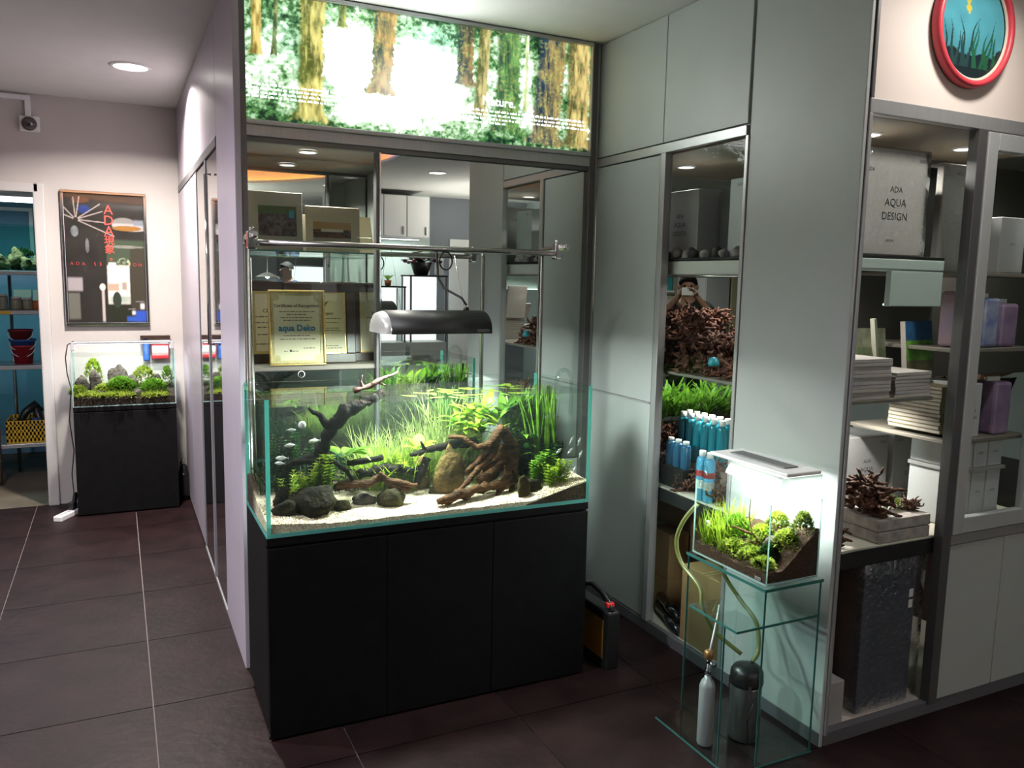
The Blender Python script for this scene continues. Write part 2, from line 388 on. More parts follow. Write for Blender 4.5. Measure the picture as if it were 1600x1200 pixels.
# ---- right wall of the niche (x = 1.665)
RX = 1.665
wr = S(box('wall_niche_right', M_aludk, RX+.012, RX+.024, .262, .775, .05, CEIL))
for (y0, y1) in ((-.247, .258), (.262, .772)): pan('panel', wr, M_panel, RX, RX+.012, y0, y1, 2.118, CEIL-.003)
pan('panel_backing', wr, M_panel, RX+.012, RX+.02, -.25, .262, 2.075, CEIL)
pan('rail', wr, M_alu, RX-.004, RX+.012, -.247, .772, 2.075, 2.112)
pan('panel', wr, M_panel, RX, RX+.012, .272, .772, 1.025, 2.07)
pan('panel', wr, M_panel, RX, RX+.012, .272, .772, .055, 1.018)
pan('rail', wr, M_alu, RX-.006, RX+.012, .272, .772, 1.0185, 1.0245)
pan('stile', wr, M_alu, RX-.008, RX+.03, .228, .262, .05, 2.075)
pan('stile', wr, M_aludk, RX-.003, RX+.03, .2625, .2715, .05, 2.075)
pan('stile', wr, M_alu, RX-.006, RX+.03, -.262, -.246, .05, 2.075)
pan('plinth', wr, mat('dark plinth', (.10, .10, .11), .5), RX-.004, RX+.02, -.762, .775, 0, .05)
pan('glass_pane', wr, M_glassw, RX+.018, RX+.023, -.246, .228, .05, 2.07)
S(box('wall_corner_column', M_panel, RX, RX+.016, -.765, -.263, .0, CEIL, b=.003))
# ---- front of the display cabinet (y = -.765)
FY = -.765
M_signw = mat('cream white fascia', (.78, .70, .64), .5)
wf = S(box('wall_display_front', M_signw, RX+.03, 5.6, FY+.004, FY+.03, 2.112, CEIL))
pan('rail', wf, M_alu, RX+.017, 5.6, FY-.006, FY+.03, 2.068, 2.112)
pan('rail', wf, M_aludk, RX+.017, RX+.03, FY-.006, FY+.03, 2.112, CEIL)
pan('stile', wf, M_alu, RX+.0165, RX+.030, FY-.006, FY+.02, .04, 2.068)
pan('stile', wf, M_aludk, 2.192, 2.236, FY-.008, FY+.03, .04, 2.068)
pan('glass_pane', wf, M_glassw, RX+.031, 2.191, FY+.010, FY+.015, .66, 2.066)
M_alul = mat('pale aluminium door frame', (.50, .53, .53), .4, .3)
dr = tag(MB().rbox(2.238, 2.292, FY-.012, FY+.018, .672, 2.064, .003).rbox(2.62, 2.672, FY-.012, FY+.018, .672, 2.064, .003).rbox(2.292, 2.62, FY-.012, FY+.018, .672, .73, .003).rbox(2.292, 2.62, FY-.012, FY+.018, 2.005, 2.064, .003).build('door_2', M_alul), kind='structure')
pan('glass_pane', dr, M_glassw, 2.292, 2.62, FY, FY+.006, .73, 2.005)
pan('rail', wf, M_alu, 2.236, 5.6, FY-.006, FY+.03, .634, .668)
pan('panel', wf, M_panel, 2.208, 2.545, FY-.002, FY+.02, .05, .628)
pan('panel', wf, M_panel, 2.549, 3.1, FY-.002, FY+.02, .05, .628)
pan('panel', wf, M_panel, 2.676, 5.6, FY-.002, FY+.02, .672, 2.064)
pan('panel', wf, M_panel, 3.104, 5.6, FY-.002, FY+.02, .05, .628)
pan('plinth', wf, MT['dark plinth'], RX+.017, 5.6, FY, FY+.03, 0, .048)
# ---- inside the display cabinet
M_shelfw = mat('white melamine shelf', (.62, .58, .50), .5, var=.04)
M_shelfk = mat('black shelf edge', (.006, .006, .006), .6)
ci = S(box('cabinet_carcass', M_shelfw, RX+.03, 2.85, FY+.032, .76, .0, .042))
CEILC = mat('taupe cabinet ceiling', (.24, .20, .15), .45)
pan('cabinet_ceiling', ci, CEILC, RX+.026, 2.85, FY+.032, .76, 2.068, 2.085)
def shelf(z, t, mt, x0, x1, y0, y1, edge=.045):
    pan('shelf', ci, mt, x0+.006, x1, y0+.006, y1, z-t, z)
    if edge: 
        pan('shelf_edge', ci, M_shelfk, x0, x0+.006, y0, y1, z-t-edge, z-.006)
        pan('shelf_edge', ci, M_shelfk, x0+.006, x1, y0, y0+.006, z-t-edge, z-.006)
shelf(.66, .018, M_shelfw, RX+.036, 2.84, FY+.034, .74)
shelf(1.165, .012, M_dispwood, RX+.05, 2.16, FY+.05, .70, 0)
shelf(1.645, .010, M_shelfk, RX+.05, 2.16, FY+.05, .70, 0)
for z in (1.0, 1.33, 1.60): pan('shelf', ci, M_dispwood, 2.245, 2.69, FY+.04, -.28, z-.014, z)
pan('back_panel', ci, mat('dark cabinet back', (.05, .045, .04), .6), 2.245, 3.9, -.275, -.262, 1.165, 2.06)
pan('back_glass', ci, M_glassw, 2.845, 2.85, FY+.04, .74, .05, 2.06)
pan('back_glass', ci, M_glassw, RX+.03, 2.84, .745, .75, .05, 2.06)

# ---- recessed downlights: rim, lens and the light itself
def downlight(x, y, z, r, label, watts, col, group=None, spread=2.6):
    e = E('downlight', (x, y, z), label, 'ceiling light', group)
    MB().lathe([(r*1.25, 0), (r*1.25, -.004), (r*1.02, -.008), (r, -.003)], (x, y, z), 24, cap=False).build('rim', M_white2, e)
    MB().lathe([(.001, -.002), (r, -.003)], (x, y, z), 24, cap=False, smooth=False).build('lens', M_lens, e)
    l = area_light('downlight_lamp', (0, 0, -.012), r*1.6, watts, col, spread=spread); l.parent = e
    return e
for k, (x, y, w_, c_) in enumerate(DOWNLIGHTS):
    lab = ['round downlight glowing in the corridor ceiling by the far wall', 'downlight in the corridor ceiling nearest the niche, at the top edge',
           'bright round downlight mirrored in the right niche mirror', 'downlight mirrored beside the coloured ceiling cove in the display',
           'downlight over the left of the shop behind the viewer', 'downlight over the floor in front of the round picture',
           'added unseen downlight brightening the white wall cupboards behind the viewer', 'downlight over the middle of the shop floor behind the viewer', 'downlight over the service counter at the rear'][k]
    downlight(x, y, CEIL, .085 if k not in (1,) else .07, lab, w_, c_, 'ceiling downlights', spread=2.6 if k in (0, 1, 3, 4, 5, 6) else 1.75)
for k, (x, y, lab, w_) in enumerate([(.355, 1.0, 'small downlight inside the certificate display', 15), (1.95, .47, 'small downlight in the cabinet ceiling behind the side window', 7),
        (1.97, -.52, 'small downlight in the cabinet ceiling beside the corner column', 7), (2.50, -.50, 'small downlight behind the framed glass door, left', 5), (2.68, -.56, 'small downlight behind the framed glass door, right', 4)]):
    downlight(x, y, 2.069, .036, lab, w_, WARM, 'display downlights')
for k, (x, y, z, w_, lab) in enumerate([(1.93, .12, 1.634, 2.0, 'puck light under the top shelf above the root wood'), (1.93, -.40, 1.634, 2.5, 'puck light under the top shelf of the front window'),
        (1.95, .12, 1.152, 3.0, 'puck light under the middle shelf above the blue bottles'), (2.10, -.45, 1.152, 4.0, 'puck light under the middle shelf of the front window')]):
    downlight(x, y, z, .024, lab, w_, WARM, 'shelf puck lights')
for k, (x, y) in enumerate([(3.6, 2.0), (4.6, 4.6)]):
    downlight(x, y, CEIL, .08, ['downlight over the aisle behind the cabinet', 'downlight over the far end of the aisle behind the cabinet'][k], 26, WARM, 'aisle downlights')

# ================================================================== LIGHTBOX
def forest(nx, ny):
    U, V = np.meshgrid(np.linspace(0, 1, nx), np.linspace(0, 1, ny))
    n1 = vnoise(nx, ny, 26, 9, 1, 5); n2 = vnoise(nx, ny, 70, 24, 2, 4); n3 = vnoise(nx, ny, 9, 4, 3); n4 = vnoise(nx, ny, 120, 8, 4, 3); n5 = vnoise(nx, ny, 150, 50, 8, 3)
    g = lambda c: np.array(c)[None, None, :]
    def blob(cx, cyy, sx, sy, k): return k*np.exp(-(((U-cx)/sx)**2+((V-cyy)/sy)**2))
    L = n1*.45+n2*.35+n5*.35-.07
    L = L+blob(.45, .45, .15, .34, .55)+blob(.27, .62, .055, .28, .42)+blob(.10, .50, .09, .2, .16)+blob(.31, .15, .10, .12, .22)+blob(.79, .55, .02, .35, .2)-.10*(V > .80)*(n3+.3)-.10*np.clip((.14-V)*8, 0, 1)
    k = np.clip((L-.30)*3.0, 0, 1.8)[..., None]
    img = np.where(k < .45, g((.006, .030, .016))*(1-k/.45)+g((.085, .26, .075))*(k/.45), np.where(k < .9, g((.085, .26, .075))*(1-(k-.45)/.45)+g((.62, .86, .58))*((k-.45)/.45), g((.62, .86, .58))+(k-.9)*g((1.3, 1.1, 1.4))))
    teal = np.clip(blob(.52, .84, .09, .16, 1)+blob(.14, .7, .1, .2, .5), 0, 1)[..., None]*.5; img = img*(1-teal)+img.mean(2, keepdims=True)*g((.5, 1.25, 1.0))*teal
    # trunks: centre at top, centre at foot, half width, foot height, dark side colour, lit side colour
    T = [(.045, .043, .013, .50, (.30, .22, .04), (.80, .62, .22)), (.095, .075, .006, .50, (.06, .12, .05), (.2, .25, .1)), (.185, .172, .034, .02, (.13, .16, .03), (.75, .66, .22)),
         (.26, .255, .010, .80, (.10, .16, .05), (.4, .42, .12)), (.375, .352, .033, .30, (.05, .10, .07), (.50, .33, .12)), (.602, .598, .026, .46, (.03, .07, .07), (.30, .20, .08)),
         (.66, .640, .019, .22, (.14, .16, .05), (.55, .46, .20)), (.735, .730, .038, .10, (.04, .11, .06), (.16, .34, .10)), (.79, .785, .006, .3, (.5, .62, .3), (.8, .9, .5)), (.875, .850, .048, .02, (.02, .06, .10), (.36, .27, .10)),
         (.962, .960, .040, .02, (.16, .15, .05), (.74, .56, .22))]
    for (ct, cb, hw, ft, dk, lt) in T:
        cx = cb+(ct-cb)*V; flare = 1+.9*np.clip((ft+.16-V)/.16, 0, 1)**2
        d = (U-cx)/(hw*flare)+(n5-.5)*.5
        msk = np.clip((1-np.abs(d))*5, 0, 1)*np.clip((V-ft+(n2-.5)*.08)*30, 0, 1)
        sh = np.clip(.5+.5*d+(n4-.5)*1.6+(n1-.5)*1.2, 0, 1)[..., None]
        col = g(dk)*(1-sh)+g(lt)*sh
        mossy = np.clip((n5-.56)*9, 0, 1)[..., None]; col = col*(1-.5*mossy)+g((.42, .46, .14))*.5*mossy; col = col*(.45+1.1*n4[..., None])
        img = img*(1-msk[..., None])+col*msk[..., None]
    img = img+blob(.47, .40, .10, .20, .7)[..., None]
    lum = np.clip((img.mean(2, keepdims=True)-.85)/.5, 0, 1); return np.clip(img*(1+9.0*lum), 0, 14)
LBX0, LBX1, LBZ0, LBZ1 = .045, 1.605, 2.135, 2.612
lb = E('lightbox_sign', (.82, .76, 2.12), 'long backlit sign with a mossy forest photograph above the big tank', 'sign')
m = MB()
m.rbox(.026, 1.611, .745, .80, 2.118, 2.136, .003); m.rbox(.026, 1.611, .745, .80, 2.611, CEIL-.003, .003); m.rbox(.026, .046, .745, .80, 2.136, 2.611, .003); m.rbox(1.604, 1.611, .745, .80, 2.136, 2.611, .002)
m.build('frame', M_alu, lb)
box('light_tray', M_white2, .046, 1.604, .775, .80, 2.136, 2.611, lb)
pic = picture('forest_print', forest(720, 230), (LBX0, .765, LBZ0), (1, 0, 0), (0, 0, 1), LBX1-LBX0, LBZ1-LBZ0, vcolmat('backlit forest print', emission=.95, rough=.3), lb)
MLT = emat('backlit white lettering', (.95, .96, 1.0), 1.9)
def wordlines(lines, x0, z0, dz, width, h, name, parent, mt, y, rnd):
    """rows of small word-shaped marks"""
    m = MB()
    for k in range(lines):
        x = x0; end = x0+width*(1 if k < lines-1 else rnd.uniform(.45, .8))
        while x < end:
            wl = rnd.uniform(.6, 3.4)*h; wl = min(wl, end-x)
            n = max(1, int(wl/(h*.42)))
            for q in range(n):
                a = x+wl*q/n; hh = h*(1.0 if rnd.random() < .3 else .68)
                m.box(a, a+wl/n*.72, y-.0006, y, z0-dz*k, z0-dz*k+hh)
            x += wl+h*.55
    return tag(m.build(name, mt, parent), kind='stuff')
rr = random.Random(5)
wordlines(4, .058, 2.268, .0155, .50, .0095, 'small_print', lb, MLT, .7645, rr)
wordlines(4, .84, 2.268, .0165, .745, .0100, 'small_print', lb, MLT, .7645, rr)
text('Nature.', .052, MLT, lb, (1.225, .7645, 2.298), (1, 0, 0), (0, 0, 1), align='RIGHT', name='headline', bold=.001)

# ================================================================== CERTIFICATE DISPLAY
gs = E('glass_shelf', (.32, 1.02, 1.636), 'clear glass shelf across the certificate display', 'shelf')
box('pane', glassmat('shelf glass', (.90, .97, .95), 1.45, .8), .062, .798, .83, 1.225, 1.636, 1.642, gs)
box('front_edge', M_edged, .062, .798, .826, .83, 1.636, 1.642, gs)
def leaning(x0, x1, y, z0, h, lean, thick=.015):
    """frame that leans back: returns matrix; local x right, y up the sheet, z towards the viewer"""
    M = Matrix.Translation((x0, y, z0)) @ Matrix.Rotation(PI/2-lean, 4, 'X')
    return M
def framed(name, label, x0, w, y, z0, h, lean, fw, mframe, cat='certificate', mmat=None, mw=0, paper=M_paper, yaw=0, group=None):
    M = Matrix.Translation((x0, y, z0)) @ Matrix.Rotation(yaw, 4, 'Z') @ Matrix.Rotation(PI/2-lean, 4, 'X')
    e = E(name, tuple(M @ Vector((w/2, 0, 0))), label, cat, group)
    m = MB(); m.rbox(0, w, 0, fw, 0, .016, .003, M); m.rbox(0, w, h-fw, h, 0, .016, .003, M); m.rbox(0, fw, fw, h-fw, 0, .016, .003, M); m.rbox(w-fw, w, fw, h-fw, 0, .016, .003, M)
    m.build('frame', mframe, e)
    box('sheet', paper, fw, w-fw, fw, h-fw, .002, .006, e, M=M)
    if mmat is not None:
        a = fw+mw
        m = MB(); m.box(fw, w-fw, fw, a, .006, .009, M); m.box(fw, w-fw, h-a, h-fw, .006, .009, M); m.box(fw, a, a, h-a, .006, .009, M); m.box(w-a, w-fw, a, h-a, .006, .009, M)
        m.build('mat_border', mmat, e)
    return e, M
def tl(M, e, s, size, x, y, mt, align='CENTER', z=.0065, name='lettering', sx=1.0, bold=.0004):
    R = M.to_3x3(); return text(s, size, mt, e, M @ Vector((x, y, z)), R @ Vector((1, 0, 0)), R @ Vector((0, 1, 0)), align=align, name=name, sx=sx, bold=bold)
def marks(M, e, rows, h, mt, z=.0064, name='small_print', rnd=random.Random(9)):
    m = MB()
    for (x0, x1, y) in rows:
        x = x0
        while x < x1-h*.3:
            wl = min(rnd.uniform(1.2, 4)*h, x1-x); m.box(x, x+wl, y, y+h*.62, z-.0006, z, M); x += wl+h*.6
    return tag(m.build(name, mt, e), kind='stuff')
M_inkb = mat('brown print', (.16, .12, .07), .6); M_inkblue = mat('blue logo print', (.02, .20, .42), .5)
e, M = framed('certificate', 'gold-framed certificate with a blue logo, standing in front of the others', .150, .232, .812, 1.169, .312, .10, .010, M_gold, mmat=mat('pale gold ornament border', (.60, .50, .25), .45, var=.2, vscale=90), mw=.012)
tl(M, e, 'Certificate of Recognition', .0185, .116, .242, M_inkb, sx=.95)
tl(M, e, 'aqua Deko', .036, .116, .144, M_inkblue, name='logo', sx=.95, bold=.0012)
marks(M, e, [(.045, .19, .222), (.075, .155, .210), (.05, .18, .197), (.06, .17, .186), (.06, .17, .122), (.045, .19, .108), (.06, .075, .058), (.085, .12, .058), (.14, .19, .07)], .0055, M_inkb)
box('seal', M_ink, .083, .091, .057, .066, .006, .0067, e, M=M)
for cx_, cy_ in ((.030, .030), (.202, .030), (.030, .282), (.202, .282)):
    MB().lathe([(.001, .0068), (.016, .0066)], (0, 0, 0), 10, M=M @ Matrix.Translation((cx_, cy_, .0005)), cap=False).build('corner_ornament', MT['pale gold ornament border'], e)
e, M = framed('certificate', 'dark-framed certificate with a small green emblem, behind the gold one', .228, .300, .885, 1.169, .342, .10, .040, M_wood, mmat=M_gold, mw=.005)
m = MB(); m.add([M @ Vector(v) for v in ((.155, .262, .0066), (.172, .243, .0066), (.190, .268, .0066), (.172, .258, .0066))], [(0, 1, 2, 3)]); m.build('emblem', mat('emblem green', (.10, .13, .06), .6), e)
tl(M, e, 'Penghargaan', .017, .165, .208, M_inkb)
marks(M, e, [(.10, .24, .190), (.11, .23, .172), (.11, .23, .148), (.11, .235, .138), (.16, .23, .072), (.15, .24, .062)], .005, M_inkb)
e, M = framed('certificate', 'yellowed certificate in a dark wood frame at the left edge of the display', .064, .215, .925, 1.169, .345, .08, .040, M_wood, mmat=mat('yellow mount', (.62, .48, .18), .6), mw=.012)
tl(M, e, 'CERT', .022, .108, .215, M_inkb); marks(M, e, [(.05, .17, .195), (.05, .17, .17), (.06, .16, .15), (.06, .16, .12), (.05, .17, .08)], .007, M_inkb)
e, M = framed('certificate', 'dark-framed certificate at the right end of the display, cut off by the stile', .525, .265, .93, 1.169, .342, .09, .038, M_wood, mmat=M_gold, mw=.006)
tl(M, e, 'Penghargaan', .017, .135, .208, M_inkb); marks(M, e, [(.07, .20, .190), (.08, .19, .172), (.08, .19, .148), (.12, .20, .072)], .005, M_inkb)
# mounted photographs on the glass shelf
def crowd(nx, ny, base, seed, band=None):
    n = vnoise(nx, ny, nx/4, ny/4, seed, 2); n2 = vnoise(nx, ny, 6, 3, seed+1)
    img = np.array(base)[None, None, :]*(.2+2.4*np.clip(n-.3, 0, 1))[..., None]*(.5+n2[..., None])
    return img
M_print = vcolmat('photographic print', rough=.25)
def mounted(label, x0, w, y, z0, h, lean, board, rgb, win):
    M = Matrix.Translation((x0, y, z0)) @ Matrix.Rotation(PI/2-lean, 4, 'X')
    e = E('mounted_photo', tuple(M @ Vector((w/2, 0, 0))), label, 'picture', 'mounted group photographs')
    box('mount_board', board, 0, w, 0, h, 0, .012, e, b=.002, M=M)
    R = M.to_3x3(); a, b, c, d = win
    picture('photo_print', rgb, M @ Vector((a*w, b*h, .0126)), R @ Vector((1, 0, 0)), R @ Vector((0, 1, 0)), (c-a)*w, (d-b)*h, M_print, e)
    return e, M, w, h
im = crowd(60, 36, (.06, .055, .06), 31); im[26:, :] = np.array((.03, .07, .025))*(.5+vnoise(60, 10, 12, 3, 4)[..., None]); im[22:31, 48:56] = (.02, .18, .26)
e, M, w, h = mounted('grey-mounted group photograph with dark trees on the glass shelf', .088, .235, .97, 1.6425, .245, .06, mat('grey mount board', (.24, .225, .18), .7), im, (.22, .25, .89, .76))
im = crowd(56, 36, (.09, .045, .03), 41); im[:7, :] = (.28, .25, .22); im[22:, :] = (.36, .22, .09); im[18:23, 12:44] = (.55, .50, .42)
e, M, w, h = mounted('cream-mounted group photograph with an orange building on the glass shelf', .335, .235, .965, 1.6425, .195, .06, mat('cream mount board', (.48, .41, .29), .7), im, (.13, .24, .83, .66))
box('picture_board', mat('tan picture board', (.42, .33, .17), .6), 0, .03, 0, .215, 0, .012, None, M=Matrix.Translation((.066, 1.08, 1.6425)) @ Matrix.Rotation(PI/2-.05, 4, 'X'))
tag(bpy.data.objects['picture_board'], 'narrow tan board edge left of the grey-mounted photograph', 'board')
pc = box('picture_board', mat('pale tan board', (.50, .42, .24), .6), 0, .11, 0, .17, 0, .012, None, M=Matrix.Translation((.575, 1.06, 1.6425)) @ Matrix.Rotation(.5, 4, 'Z') @ Matrix.Rotation(PI/2-.16, 4, 'X'))
tag(pc, 'pale tan board leaning right of the cream-mounted photograph', 'board')

# ================================================================== GREENERY AND STONE HELPERS
def rock_bm(c, sx, sy, sz, seed, rough=.28, sub=3, cut=.0):
    """faceted boulder standing on c (base centre)"""
    bm = bmesh.new(); bmesh.ops.create_icosphere(bm, subdivisions=sub, radius=1)
    rnd = random.Random(seed); off = Vector((rnd.uniform(-50, 50), rnd.uniform(-50, 50), rnd.uniform(-50, 50)))
    planes = [(Vector((rnd.gauss(0, 1), rnd.gauss(0, 1), rnd.gauss(0, .8))).normalized(), rnd.uniform(.55, .85)) for _ in range(7)]
    m = MB(); vs = []
    for v in bm.verts:
        p = v.co.copy()
        for n, d in planes:
            k = p.dot(n)
            if k > d: p -= n*(k-d)*.85
        p *= 1+rough*mnoise.fractal(p*1.6+off, 1.0, 2.0, 4)+rough*.35*mnoise.noise(p*6+off)
        vs.append(Vector((c[0]+p.x*sx, c[1]+p.y*sy, c[2]+sz*.8+p.z*sz)))
    m.add(vs, [[v.index for v in f.verts] for f in bm.faces], True); bm.free(); return m
M_stone = mat(name='olive dragon stone', col=(.060, .048, .018), rough=.8, spec=.12, col2=(.012, .011, .005), vscale=14, detail=8, bump=.6, bscale=40)
M_stoned = mat(name='dark mossy stone', col=(.024, .020, .009), rough=.8, spec=.12, col2=(.005, .005, .003), vscale=14, detail=8, bump=.6, bscale=40)
M_stoneo = mat(name='ochre stone', col=(.15, .10, .032), rough=.8, spec=.12, col2=(.030, .022, .008), vscale=16, detail=8, bump=.6, bscale=45)
M_stoneg = mat('grey lava stone', (.085, .070, .050), .85, col2=(.018, .015, .011), vscale=18, detail=8, bump=.7, bscale=60)
M_dw = mat(name='brown driftwood', col=(.105, .048, .018), rough=.7, spec=.12, col2=(.016, .008, .004), vscale=22, detail=8, bump=.5, bscale=60, stretch=(1, 1, 3))
M_dwd = mat(name='dark waterlogged driftwood', col=(.009, .006, .003), rough=.75, spec=.12, col2=(.002, .002, .001), vscale=22, detail=8, bump=.5, bscale=60)
M_dwr = mat('dry reddish driftwood', (.15, .050, .024), .75, col2=(.032, .011, .006), vscale=25, detail=6, bump=.4, bscale=60)
M_sand = mat('pale sand', (.72, .62, .44), .9, col2=(.40, .31, .18), vscale=160, detail=3, bump=.3, bscale=300)
M_soil = mat('dark aquarium soil', (.045, .024, .014), .95, col2=(.012, .008, .006), vscale=120, detail=3, bump=.6, bscale=200)
M_soilb = mat('brown aquarium soil', (.085, .040, .018), .95, col2=(.030, .016, .009), vscale=140, detail=3, bump=.6, bscale=220)
G = {}
G['lime'] = leafmat('lime leaf', (.38, .50, .05), (.16, .30, .02))
G['bright'] = leafmat('bright green leaf', (.19, .37, .035), (.07, .19, .015))
G['mid'] = leafmat('mid green leaf', (.085, .20, .03), (.03, .10, .015))
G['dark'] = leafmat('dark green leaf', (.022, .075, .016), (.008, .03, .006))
G['pale'] = leafmat('pale green grass', (.42, .50, .17), (.20, .30, .07))
G['moss'] = leafmat('yellow green moss', (.38, .46, .07), (.14, .22, .02))
G['olive'] = leafmat('olive moss', (.20, .26, .05), (.07, .10, .02))
CAGE = [None]
def leaf(m, base, d, L, w, droop=.3, n=4, curl=0.0, side=None):
    """one blade: a folded strip that arches over"""
    base = Vector(base); d = Vector(d).normalized(); s = side if side is not None else d.cross(Vector((0, 0, 1)))
    if s.length < 1e-4: s = Vector((1, 0, 0))
    s = s.normalized(); vs = []; p = base.copy(); t = d.copy()
    for i in range(n+1):
        k = i/n; ww = w*math.sin(PI*min(1, .12+.88*k*.98)**.8) if i < n else w*.08
        nn = s.cross(t).normalized()
        vs += [p-s*ww*.5+nn*ww*.12, p.copy(), p+s*ww*.5+nn*ww*.12]
        p = p+t*(L/n); t = (t+Vector((0, 0, -droop/n))).normalized()
    if CAGE[0]:
        a0, a1, b0, b1, zt = CAGE[0]; zz = zt-.010*abs(math.sin(base.x*911+base.y*373))
        vs = [Vector((min(a1, max(a0, v.x)), min(b1, max(b0, v.y)), min(zz, v.z))) for v in vs]
    fs = []
    for i in range(n):
        a = 3*i; fs += [(a, a+1, a+4, a+3), (a+1, a+2, a+5, a+4)]
    return m.add(vs, fs, True)
def grass(name, spots, n, L, w, mt, parent, rnd, lean=.35, droop=1.2):
    m = MB()
    for _ in range(n):
        b = rnd.choice(spots); b = Vector(b)+Vector((rnd.gauss(0, .012), rnd.gauss(0, .008), 0))
        d = Vector((rnd.gauss(0, lean), rnd.gauss(0, lean*.5), 1)); leaf(m, b, d, L*rnd.uniform(.6, 1.15), w*rnd.uniform(.7, 1.2), rnd.uniform(.1, 1)*droop, 5)
    return tag(m.build(name, mt, parent), kind='stuff')
def stems(name, spots, h, mt, parent, rnd, lw=.012, ll=.022, per=5, spread=.03, whorl=4):
    m = MB(); st = MB()
    for s in spots:
        for _ in range(per):
            b = Vector(s)+Vector((rnd.gauss(0, spread*.5), rnd.gauss(0, spread*.35), 0)); hh = h*rnd.uniform(.65, 1.1)
            tip = b+Vector((rnd.gauss(0, .02), rnd.gauss(0, .012), hh)); st.tube([b, (b+tip)/2+Vector((rnd.gauss(0, .004), 0, 0)), tip], .0012, 4, cap=False)
            k = max(3, int(hh/.011))
            for i in range(k):
                p = b.lerp(tip, (i+1)/k); a0 = rnd.uniform(0, 6.28)
                for q in range(whorl):
                    a = a0+2*PI*q/whorl; leaf(m, p, (math.cos(a), math.sin(a), .55), ll*rnd.uniform(.7, 1.1)*(1 if i < k-1 else .7), lw, .5, 2)
    st.build('stems', mt, parent)
    return tag(m.build(name, mt, parent), kind='stuff')
def moss_clump(name, c, r, hz, mt, parent, rnd, n=350, ll=.012, lw=.005):
    """dome of short fronds"""
    m = MB()
    for _ in range(n):
        a = rnd.uniform(0, 2*PI); q = rnd.random()**.5; u = Vector((math.cos(a)*q, math.sin(a)*q, math.sqrt(max(0, 1-q*q))))
        p = Vector(c)+Vector((u.x*r, u.y*r*.8, u.z*hz)); d = Vector((u.x+rnd.gauss(0, .5), u.y+rnd.gauss(0, .5), u.z+.3+rnd.gauss(0, .4)))
        leaf(m, p, d, ll*rnd.uniform(.6, 1.3), lw, .5, 2)
    return tag(m.build(name, mt, parent), kind='stuff')
def wood(paths, seed, n=9, j=.16):
    """driftwood: tapering, knotted limbs; each path = [(point, radius), ...]"""
    rnd = random.Random(seed); m = MB()
    for path in paths:
        pts = []; rs = []
        for i in range(len(path)-1):
            (p, r), (q, s) = path[i], path[i+1]; p = Vector(p); q = Vector(q); k = max(3, int((q-p).length/.012))
            for t in range(k):
                f = t/k; a = p.lerp(q, f); a += Vector((mnoise.noise(a*30), mnoise.noise(a*30+Vector((9, 0, 0))), mnoise.noise(a*30+Vector((0, 9, 0)))))*r*.55
                pts.append(a); rs.append((r+(s-r)*f)*(1+.28*mnoise.noise(a*45+Vector((3, 3, 3)))))
        pts.append(Vector(path[-1][0])); rs.append(path[-1][1])
        m.tube(pts, rs, n, jitter=j, rnd=rnd)
    return m
def fish(label, p, L, yaw, mt, group, pitch=0):
    M = Matrix.Translation(p) @ Matrix.Rotation(yaw, 4, 'Z') @ Matrix.Rotation(pitch, 4, 'Y')
    e = E('small_fish', p, label, 'fish', group)
    m = MB(); prof = [(-.5, .02), (-.40, .10), (-.2, .17), (0, .19), (.2, .13), (.36, .06), (.42, .04)]
    vs = []; n = 8
    for (x, r) in prof:
        for k in range(n):
            a = 2*PI*k/n; vs.append(M @ Vector((x*L, math.cos(a)*r*.42*L, math.sin(a)*r*L)))
    fs = [(i*n+k, i*n+(k+1) % n, (i+1)*n+(k+1) % n, (i+1)*n+k) for i in range(len(prof)-1) for k in range(n)]
    m.add(vs, fs+[tuple(range(n-1, -1, -1)), tuple((len(prof)-1)*n+k for k in range(n))], True); m.build('body', mt, e)
    t = MB(); t.add([M @ Vector(v) for v in ((.40*L, 0, 0), (.60*L, 0, .14*L), (.54*L, 0, 0), (.60*L, 0, -.14*L))], [(0, 1, 2), (0, 2, 3)])
    t.add([M @ Vector(v) for v in ((-.05*L, 0, .17*L), (.12*L, 0, .30*L), (.16*L, 0, .14*L))], [(0, 1, 2)]); t.build('fins', mt, e)
    return e
